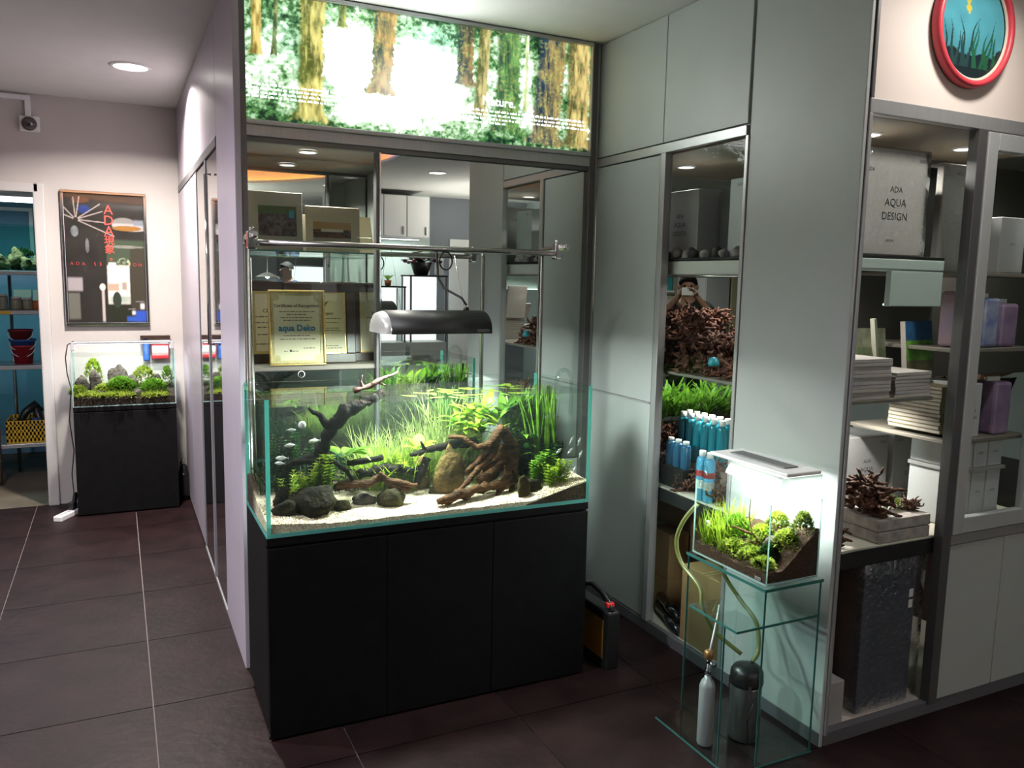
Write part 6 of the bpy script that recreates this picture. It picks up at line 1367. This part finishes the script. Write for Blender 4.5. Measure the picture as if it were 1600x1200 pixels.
for k, (x, y, w_) in enumerate([(3.85, -5.0, 34), (.15, -6.0, 60)]):  # uplighters added out of mirror view to brighten the mirrored ceiling
    e = E('added_uplighter', (x, y, 0), ['added unseen uplighter beside the white door behind the viewer', 'added unseen uplighter on the left of the shop behind the viewer'][k], 'lamp', 'added uplighters')
    MB().lathe([(.001, 0), (.15, 0), (.15, .02), (.02, .03)], (x, y, 0), 20).build('base', M_aludk, e); MB().tube([(x, y, .02), (x, y, 1.68)], .012, 8).build('pole', M_aludk, e); MB().lathe([(.03, 1.66), (.12, 1.74), (.13, 1.76), (.12, 1.75), (.03, 1.68)], (x, y, 0), 20).build('bowl', M_aludk, e)
    l = area_light('added_uplighter_lamp', (0, 0, 1.765), .2, w_, WARM, direction=(0, 0, 1)); l.parent = e
# lit glass showcases
M_glow = emat('showcase light panel', (.92, 1.0, .97), 1.6)
def showcase(label, x0, x1, y0, y1, z0, z1):
    e = E('glass_showcase', ((x0+x1)/2, (y0+y1)/2, 0), label, 'showcase', 'lit showcases')
    MB().rbox(x0, x1, y0, y1, 0, z0, .004).build('base_cabinet', M_panel, e); MB().box(x0+.01, x1-.01, y0+.01, y0+.02, z0, z1).build('light_panel', M_glow, e)
    for (x, y) in ((x0, y0), (x1-.02, y0), (x0, y1-.02), (x1-.02, y1-.02)): box('post', M_aludk, x, x+.02, y, y+.02, z0, z1, e)
    box('top_plate', M_shelfk, x0-.01, x1+.01, y0, y1, z1, z1+.02, e); box('glass_shelf', M_glassw, x0+.02, x1-.02, y0+.03, y1, (z0+z1)/2, (z0+z1)/2+.008, e); return e
showcase('lit glass showcase under the flower pot, seen in the right mirror', 2.86, 3.34, -5.80, -5.45, .75, 1.56)
showcase('lit glass showcase left of the flower pot, seen in the right mirror', 2.30, 2.80, -5.80, -5.45, .75, 1.42)
e = E('flower_pot', (3.05, -5.6, 1.581), 'pink and purple flowers in a black pot on a lit showcase', 'flowers')
MB().lathe([(.001, 0), (.085, 0), (.14, .16), (.13, .16), (.08, .03)], (3.05, -5.6, 1.581), 18).build('pot', M_blackp, e)
rnd = random.Random(6)
cols = [mat('pink petal', (.55, .22, .30), .6), mat('cream petal', (.65, .52, .42), .6), mat('purple petal', (.16, .08, .20), .6)]
for k in range(36):
    a = rnd.uniform(0, 6.28); q = rnd.random()**.5*.20; p = Vector((3.05+math.cos(a)*q*1.3, -5.6+math.sin(a)*q, 1.581+.13+.16*(1-q/.20)*rnd.uniform(.5, 1.2)))
    m = MB()
    for j in range(7): b_ = 2*PI*j/7; leaf(m, p, (math.cos(b_), math.sin(b_), .7), .075, .055, .8, 2)
    m.build('blossom', cols[k % 3], e); 
m = MB()
for k in range(20): a = rnd.uniform(0, 6.28); leaf(m, (3.05, -5.6, 1.72), (math.cos(a), math.sin(a), .6), .18, .05, .8, 3)
m.build('foliage', G['dark'], e)
e = E('white_appliance', (3.29, -5.6, 1.581), 'white slim speaker box beside the flower pot', 'speaker'); MB().rbox(3.25, 3.335, -5.66, -5.55, 1.581, 1.80, .008).build('body', M_white2, e); MB().lathe([(.02, 0), (.02, .004), (.001, .004)], (3.292, -5.55, 1.75), 12, M=Matrix.Rotation(-PI/2, 4, 'X')).build('driver', M_blackp, e)
dd = E('door_panel', (3.7, -6.2, 0), 'white door with a lever handle beyond the showcases', 'door'); MB().rbox(3.72, 4.45, -6.365, -6.32, 0, 2.08, .004).build('leaf_panel', M_white2, dd); MB().tube([(3.80, -6.32, 1.05), (3.80, -6.27, 1.05), (3.90, -6.27, 1.05)], .010, 8).build('handle', M_steel, dd)
# service counter area behind: white lit panel, dark shelving, pendant lamps
S(box('wall_counter_panel', mat('pale panel', (.62, .68, .70), .6), 1.4, 2.19, -9.98, -9.93, 0, CEIL))
e = E('glowing_panel', (2.55, -9.5, 1.0), 'tall glowing white panel behind the man in blue', 'light panel'); MB().rbox(2.35, 2.95, -9.56, -9.50, .9, 1.72, .004).build('frame', M_alu, e); MB().box(2.37, 2.93, -9.499, -9.497, .92, 1.70).build('glow', M_glow, e); MB().rbox(2.35, 2.95, -9.9, -9.50, 0, .9, .004).build('base', M_panel, e)
e = E('service_counter', (2.2, -7.8, 0), 'dark service counter in front of the man in blue', 'counter'); MB().rbox(1.2, 3.4, -8.05, -7.55, 0, .98, .005).build('body', M_wood, e); MB().rbox(1.17, 3.43, -8.08, -7.52, .98, 1.02, .004).build('worktop', M_shelfk, e)
e = E('dark_shelving', (3.3, -9.6, 0), 'tall dark shelving right of the glowing panel', 'shelf'); MB().rbox(3.0, 3.7, -9.95, -9.6, 0, 2.1, .004).build('carcass', mat('dark brown shelving', (.06, .04, .035), .5), e)
for z in (1.2, 1.5, 1.8): box('shelf_board', M_white, 3.02, 3.68, -9.6, -9.4, z, z+.02, e)
for k, (x, y) in enumerate([(1.55, -7.0), (2.95, -8.3)]):
    e = E('pendant_lamp', (x, y, 1.52), ['white shaded pendant lamp left of the man in blue', 'white shaded pendant lamp right of the man in blue'][k], 'lamp', 'counter pendants'); MB().tube([(x, y, 1.58), (x, y, CEIL)], .006, 6).build('cord', M_white2, e)
    MB().lathe([(.025, .06), (.06, .05), (.16, 0)], (x, y, 1.52), 20, cap=False).build('shade', M_white2, e); MB().lathe([(.001, -.04), (.028, -.02), (.03, .01), (.001, .03)], (x, y, 1.53), 14).build('bulb', emat('warm bulb %d' % k, (1, .95, .85), 10), e)
e = E('pot_plant', (2.75, -5.6, 1.45), 'small green potted plant on the lower showcase', 'plant'); MB().lathe([(.001, 0), (.035, 0), (.045, .07), (.04, .07)], (2.62, -5.6, 1.441), 14).build('pot', mat('terracotta', (.4, .14, .05), .7), e)
m = MB()
for k in range(14): a = rnd.uniform(0, 6.28); leaf(m, (2.62, -5.6, 1.50), (math.cos(a), math.sin(a), 1.2), .12, .02, .6, 3)
m.build('foliage', G['bright'], e)
# ------------------------------------------------------------------ people
M_skin = mat('skin', (.42, .24, .16), .55); M_hair = mat('dark hair', (.008, .007, .006), .8, spec=.1)
def skinned(name, verts, edges, radii, mt, parent, root=0, sub=2):
    """verts in world space; one continuous skinned surface"""
    org = ORG[parent.name]; me = bpy.data.meshes.new(name); me.from_pydata([tuple(Vector(v)-org) for v in verts], edges, [])
    o = bpy.data.objects.new(name, me); C.objects.link(o); o.parent = parent; ORG[o.name] = org
    sk = o.modifiers.new('skin', 'SKIN'); sk.use_smooth_shade = True; sk.branch_smoothing = .4
    sv = me.skin_vertices[0].data
    for i, r in enumerate(radii): sv[i].radius = r if isinstance(r, tuple) else (r, r); sv[i].use_root = (i == root)
    s = o.modifiers.new('sub', 'SUBSURF'); s.levels = sub; s.render_levels = sub
    me.materials.append(mt); return o
def person(label, base, yaw, J, shirt, trousers, extra=None, group='people', hs_=1.0):
    """J: joint offsets in the body's own frame (x right, y forward, z up)"""
    M = Matrix.Translation(base) @ Matrix.Rotation(yaw, 4, 'Z') @ Matrix.Diagonal((hs_, hs_, hs_, 1)); e = E('person', base, label, 'person', group); w = lambda p: M @ Vector(p)
    d = dict(pel=(0, 0, .93), ch=(0, .01, 1.25), nk=(0, .0, 1.46), nk2=(0, .01, 1.52), hd=(0, .03, 1.62), ht=(0, .02, 1.69), hipR=(.10, 0, .90), knR=(.11, .01, .49), anR=(.11, -.02, .09), toR=(.12, .12, .04), hipL=(-.10, 0, .90), knL=(-.11, .01, .49), anL=(-.11, -.02, .09), toL=(-.12, .12, .04),
             shR=(.19, 0, 1.40), elR=(.25, -.02, 1.12), wrR=(.26, .10, .88), shL=(-.19, 0, 1.40), elL=(-.25, -.02, 1.12), wrL=(-.26, .10, .88)); d.update(J)
    names = list(d); vi = {n: i for i, n in enumerate(names)}; V = [w(d[n]) for n in names]
    Ed = [('pel', 'ch'), ('ch', 'nk'), ('nk', 'nk2'), ('nk2', 'hd'), ('hd', 'ht'), ('pel', 'hipR'), ('hipR', 'knR'), ('knR', 'anR'), ('anR', 'toR'), ('pel', 'hipL'), ('hipL', 'knL'), ('knL', 'anL'), ('anL', 'toL'), ('nk', 'shR'), ('shR', 'elR'), ('elR', 'wrR'), ('nk', 'shL'), ('shL', 'elL'), ('elL', 'wrL')]
    rad = dict(pel=.14, ch=.145, nk=.07, nk2=.055, hd=(.085, .105), ht=(.062, .08), hipR=.09, knR=.058, anR=.04, toR=.035, hipL=.09, knL=.058, anL=.04, toL=.035, shR=.058, elR=.043, wrR=.027, shL=.058, elL=.043, wrL=.027)
    E2 = [(vi[a], vi[b]) for a, b in Ed]; R2 = [rad[n] for n in names]
    # hands: palm and five fingers each
    for s in ('R', 'L'):
        wr = Vector(d['wr'+s]); dr_ = (wr-Vector(d['el'+s])).normalized(); sd = Vector((0, 0, 1)).cross(dr_); sd = (sd if sd.length > .1 else Vector((1, 0, 0))).normalized(); nn = dr_.cross(sd).normalized()
        pal = wr+dr_*.06; V.append(w(pal)); ip = len(V)-1; E2.append((vi['wr'+s], ip)); R2.append((.038, .018))
        for q, (off, ln) in enumerate(((-.03, .055), (-.010, .075), (.010, .080), (.028, .065))):
            a = pal+dr_*.03+sd*off; b = a+dr_*ln*.55-nn*.008; c = b+dr_*ln*.35-nn*.022
            V += [w(a), w(b), w(c)]; E2 += [(ip, len(V)-3), (len(V)-3, len(V)-2), (len(V)-2, len(V)-1)]; R2 += [.009, .008, .007]
        a = wr+dr_*.03+sd*.035; b = a+dr_*.035+sd*.02; V += [w(a), w(b)]; E2 += [(ip, len(V)-2), (len(V)-2, len(V)-1)]; R2 += [.010, .008]
    skinned('body', V, E2, R2, M_skin, e, vi['pel'])
    # shirt, trousers, shoes
    sn = ['pel', 'ch', 'nk', 'shR', 'elR', 'shL', 'elL']; sl = {n: i for i, n in enumerate(sn)}
    SV = [w(d[n]) for n in sn]; SV[0] = w(Vector(d['pel'])+Vector((0, 0, .02))); SV[4] = w(Vector(d['shR']).lerp(Vector(d['elR']), .75)); SV[6] = w(Vector(d['shL']).lerp(Vector(d['elL']), .75))
    skinned('shirt', SV, [(0, 1), (1, 2), (2, 3), (3, 4), (2, 5), (5, 6)], [(.18, .165), (.19, .175), .09, .082, .066, .082, .066], shirt, e, 0)
    tn = ['pel', 'hipR', 'knR', 'anR', 'hipL', 'knL', 'anL']; TV = [w(d[n]) for n in tn]
    skinned('trousers', TV, [(0, 1), (1, 2), (2, 3), (0, 4), (4, 5), (5, 6)], [.155, .105, .075, .065, .105, .075, .065], trousers, e, 0)
    for s in ('R', 'L'):
        a = Vector(d['an'+s]); MB().rbox(-.045, .045, -.07, .19, 0, .08, .03, M @ Matrix.Translation((a.x, a.y, 0))).build('shoe', M_blackp, e)
    # head: hair cap, eyes, nose, mouth, ears
    h = Vector(d['hd']); cap = MB(); n = 14
    vs = []; fs = []
    for j in range(7):
        th = PI*.52*j/6
        for k in range(n):
            a = 2*PI*k/n; r = math.sin(th); front = max(0, math.sin(a)); dr = 1-.35*front if j == 6 else 1
            vs.append(w(h+Vector((.098*r*math.cos(a), -.012+.118*r*math.sin(a)*(1 if math.sin(a) < 0 else .95), .025+.118*math.cos(th)*1.0+(.06*front if j > 4 else 0)))))
    for j in range(6):
        for k in range(n): fs.append((j*n+k, j*n+(k+1) % n, (j+1)*n+(k+1) % n, (j+1)*n+k))
    cap.add(vs, fs, True); cap.build('hair', M_hair, e)
    fm = MB(); fm.tube([w(h+Vector((0, .098, .015))), w(h+Vector((0, .122, -.025)))], [.010, .017], 8); fm.build('nose', M_skin, e)
    for s in (-1, 1):
        MB().lathe([(.001, -.009), (.010, -.004), (.012, .0), (.010, .005), (.001, .008)], tuple(w(h+Vector((.034*s, .094, .016)))), 8).build('eye', M_blackp, e)
        MB().lathe([(.001, -.03), (.012, -.015), (.016, .01), (.001, .03)], tuple(w(h+Vector((.092*s, -.005, .0)))), 8).build('ear', M_skin, e)
    MB().tube([w(h+Vector((-.028, .092, -.058))), w(h+Vector((0, .104, -.060))), w(h+Vector((.028, .092, -.058)))], .006, 6).build('mouth', mat('lips', (.30, .10, .09), .5), e)
    if extra: extra(e, w, d)
    return e
def glasses(e, w, d):
    h = Vector(d['hd'])
    for s in (-1, 1): MB().tube([w(h+Vector((.036*s+.026*math.cos(a), .112, .016+.020*math.sin(a)))) for a in np.linspace(0, 2*PI, 13)], .003, 5).build('spectacle_rim', M_blackp, e)
person('man in a navy shirt and glasses behind the counter, seen in the display mirror', (2.18, -8.75, 0), 1.15, dict(hd=(0, .05, 1.63), ht=(0, .05, 1.70), elR=(.25, .10, 1.13), wrR=(.16, .30, 1.10), elL=(-.25, .10, 1.13), wrL=(-.16, .30, 1.10)), mat('navy shirt', (.012, .030, .085), .8), M_black, glasses)
# ================================================================== AISLE BEHIND THE CABINET
e = E('planted_tank_row', (3.2, 2.6, 0), 'low shelf with a long bright planted tank in the aisle behind the cabinet', 'aquarium')
MB().rbox(2.55, 3.75, 1.95, 2.30, 0, .55, .004).build('base', M_black, e); box('glass', M_glass, 2.56, 3.74, 1.96, 2.29, .551, .90, e)
e2 = MB(); rnd = random.Random(12)
for _ in range(700):
    x = rnd.uniform(2.6, 3.7); y = rnd.uniform(2.0, 2.25); leaf(e2, (x, y, .57+rnd.uniform(0, .16)), (rnd.gauss(0, .6), rnd.gauss(0, .4), 1), rnd.uniform(.07, .16), .026, rnd.uniform(.3, 1.2), 3)
tag(e2.build('foliage', G['bright'], e), kind='stuff'); MB().rbox(2.56, 3.74, 2.05, 2.2, 1.0, 1.03, .004).build('lamp_bar', M_alu, e)
for x in (2.565, 3.725): MB().tube([(x, 2.12, .90), (x, 2.12, 1.0)], .006, 6).build('lamp_leg', M_steel, e)
l = area_light('aisle_tank_lamp', (0, 0, 0), 1.1, 7, (.95, 1, .9), shape='RECTANGLE', sy=.1); l.parent = e; l.location = Vector((3.15, 2.12, .99))-Vector(e.location)
for k, (x, c, lab) in enumerate([(4.62, (.02, .22, .20), 'teal poster board left of the person taking a photo'), (5.55, (.02, .24, .26), 'wide teal poster board right of the person taking a photo')]):
    e = E('poster_board', (x, 5.88, 1.4), lab, 'poster', 'aisle posters'); MB().rbox(x-.4, x+.4, 5.86, 5.90, 1.45, 1.95, .004).build('board', mat('teal board %d' % k, c, .6, var=.3, vscale=5), e); MB().rbox(x-.42, x+.42, 5.85, 5.858, 1.43, 1.45, .001).build('lower_rail', M_white2, e)
for k, (x, mt) in enumerate([(6.2, M_boxw), (6.6, mat('cream cabinet', (.55, .50, .32), .5))]):
    e = E('aisle_cabinet', (x, 5.6, 0), ['pale grey tall cabinet at the aisle end', 'cream tall cabinet at the aisle end'][k], 'cabinet', 'aisle cabinets'); MB().rbox(x-.19, x+.19, 5.3, 5.84, 0, 2.0, .004).build('carcass', mt, e); MB().rbox(x-.18, x+.18, 5.285, 5.299, .05, 1.95, .003).build('door', mt, e); MB().rbox(x+.13, x+.145, 5.27, 5.285, 1.0, 1.15, .002).build('handle', M_steel, e)
e = E('aisle_counter', (4.6, 5.4, 0), 'grey-green low counter along the aisle end', 'counter'); MB().rbox(3.2, 5.9, 5.2, 5.8, 0, 1.12, .005).build('body', mat('grey green counter', (.16, .20, .17), .5), e); MB().rbox(3.18, 5.92, 5.18, 5.82, 1.12, 1.15, .004).build('worktop', M_dispwood, e)
def phone(e, w, d):
    a = (Vector(d['wrR'])+Vector(d['wrL']))/2; MB().rbox(-.07, .07, -.004, .004, -.035, .035, .003, Matrix.Translation(w(a+Vector((0, .085, .05))))).build('phone', M_white2, e)
tc = Vector((4.55, 3.75, 0)); yw = math.atan2(-(CAM.x-tc.x), CAM.y-tc.y)
person('person in a black shirt raising a phone, seen through the side window', tuple(tc), yw, dict(elR=(.25, .22, 1.33), wrR=(.09, .36, 1.53), elL=(-.25, .22, 1.33), wrL=(-.09, .36, 1.53)), mat('black shirt', (.008, .008, .009), .8), M_black, phone, hs_=.93)
def tablet(e, w, d):
    a = Vector(d['wrR']); MB().rbox(-.05, .05, -.004, .004, -.07, .07, .004, Matrix.Translation(w(a+Vector((-.05, .09, .02)))) @ Matrix.Rotation(1.2, 4, 'Y')).build('phone', M_white2, e)
tr = Vector((4.16, .52, 0))
person('person in a red shirt holding a phone, glimpsed between the magazines and cartons', tuple(tr), 1.9, dict(elR=(.22, .12, 1.10), wrR=(.08, .36, 1.09), elL=(-.24, .05, 1.12), wrL=(-.14, .30, 1.06)), mat('red shirt', (.45, .02, .03), .8), M_black, tablet)

# ================================================================== SUB-PARTS: pieces that belong to one part of a thing
SUB = {'wall_cupboard': {'door': ('handle',)}, 'aisle_cabinet': {'door': ('handle',)}, 'door_panel': {'leaf_panel': ('handle',)}, 'wall_corridor': {'glass_pane': ('handle',)},
       'led_lamp': {'lamp_body': ('led_panel', 'led_strip', 'heat_sink')}, 'pendant_lamp': {'shell': ('label_plate', 'cord_grip'), 'reflector': ('bulb',), 'cord': ('cord_loop',)},
       'bucket': {'pail': ('handle',)}, 'storage_jar': {'jar': ('lid',)}, 'certificate': {'sheet': ('lettering', 'small_print', 'logo', 'seal', 'emblem', 'corner_ornament')},
       'mounted_photo': {'mount_board': ('photo_print',)}, 'lightbox_sign': {'forest_print': ('headline', 'small_print')}, 'framed_poster': {'poster_print': ('lettering',)},
       'product_carton': {'carton': ('lettering',)}, 'cardboard_box': {'carton': ('lettering', 'tape', 'seam')}, 'foam_slab': {'slab': ('lettering', 'white_tag')},
       'security_camera': {'dome': ('lens',)}, 'tube_light': {'tube': ('cap',)}, 'person': {'body': ('eye', 'nose', 'mouth', 'ear', 'hair', 'spectacle_rim')},
       'bottle': {'bottle_body': ('cap', 'paper_label', 'red_label')}, 'canister_filter': {'pump_head': ('clip', 'power_cord')}, 'co2_cylinder': {'valve': ('regulator_knob', 'air_line')},
       'plastic_case': {'body': ('label_panel', 'latch')}, 'glass_stand': {}, 'power_strip': {'body': ('socket', 'plug')}, 'packet': {'bag': ('seal',)}, 'light_stand': {'crossbar': ('cable',)}}
kind_of = lambda o: o.name.split('.')[0]
for o in list(C.objects):
    rules = SUB.get(kind_of(o)) if o.parent is None else None
    if not rules: continue
    for host, subs in rules.items():
        hosts = [c for c in o.children if kind_of(c) == host]
        if not hosts: continue
        for c in list(o.children):
            if kind_of(c) in subs:
                c.parent = hosts[0]; c.location = c.location-hosts[0].location
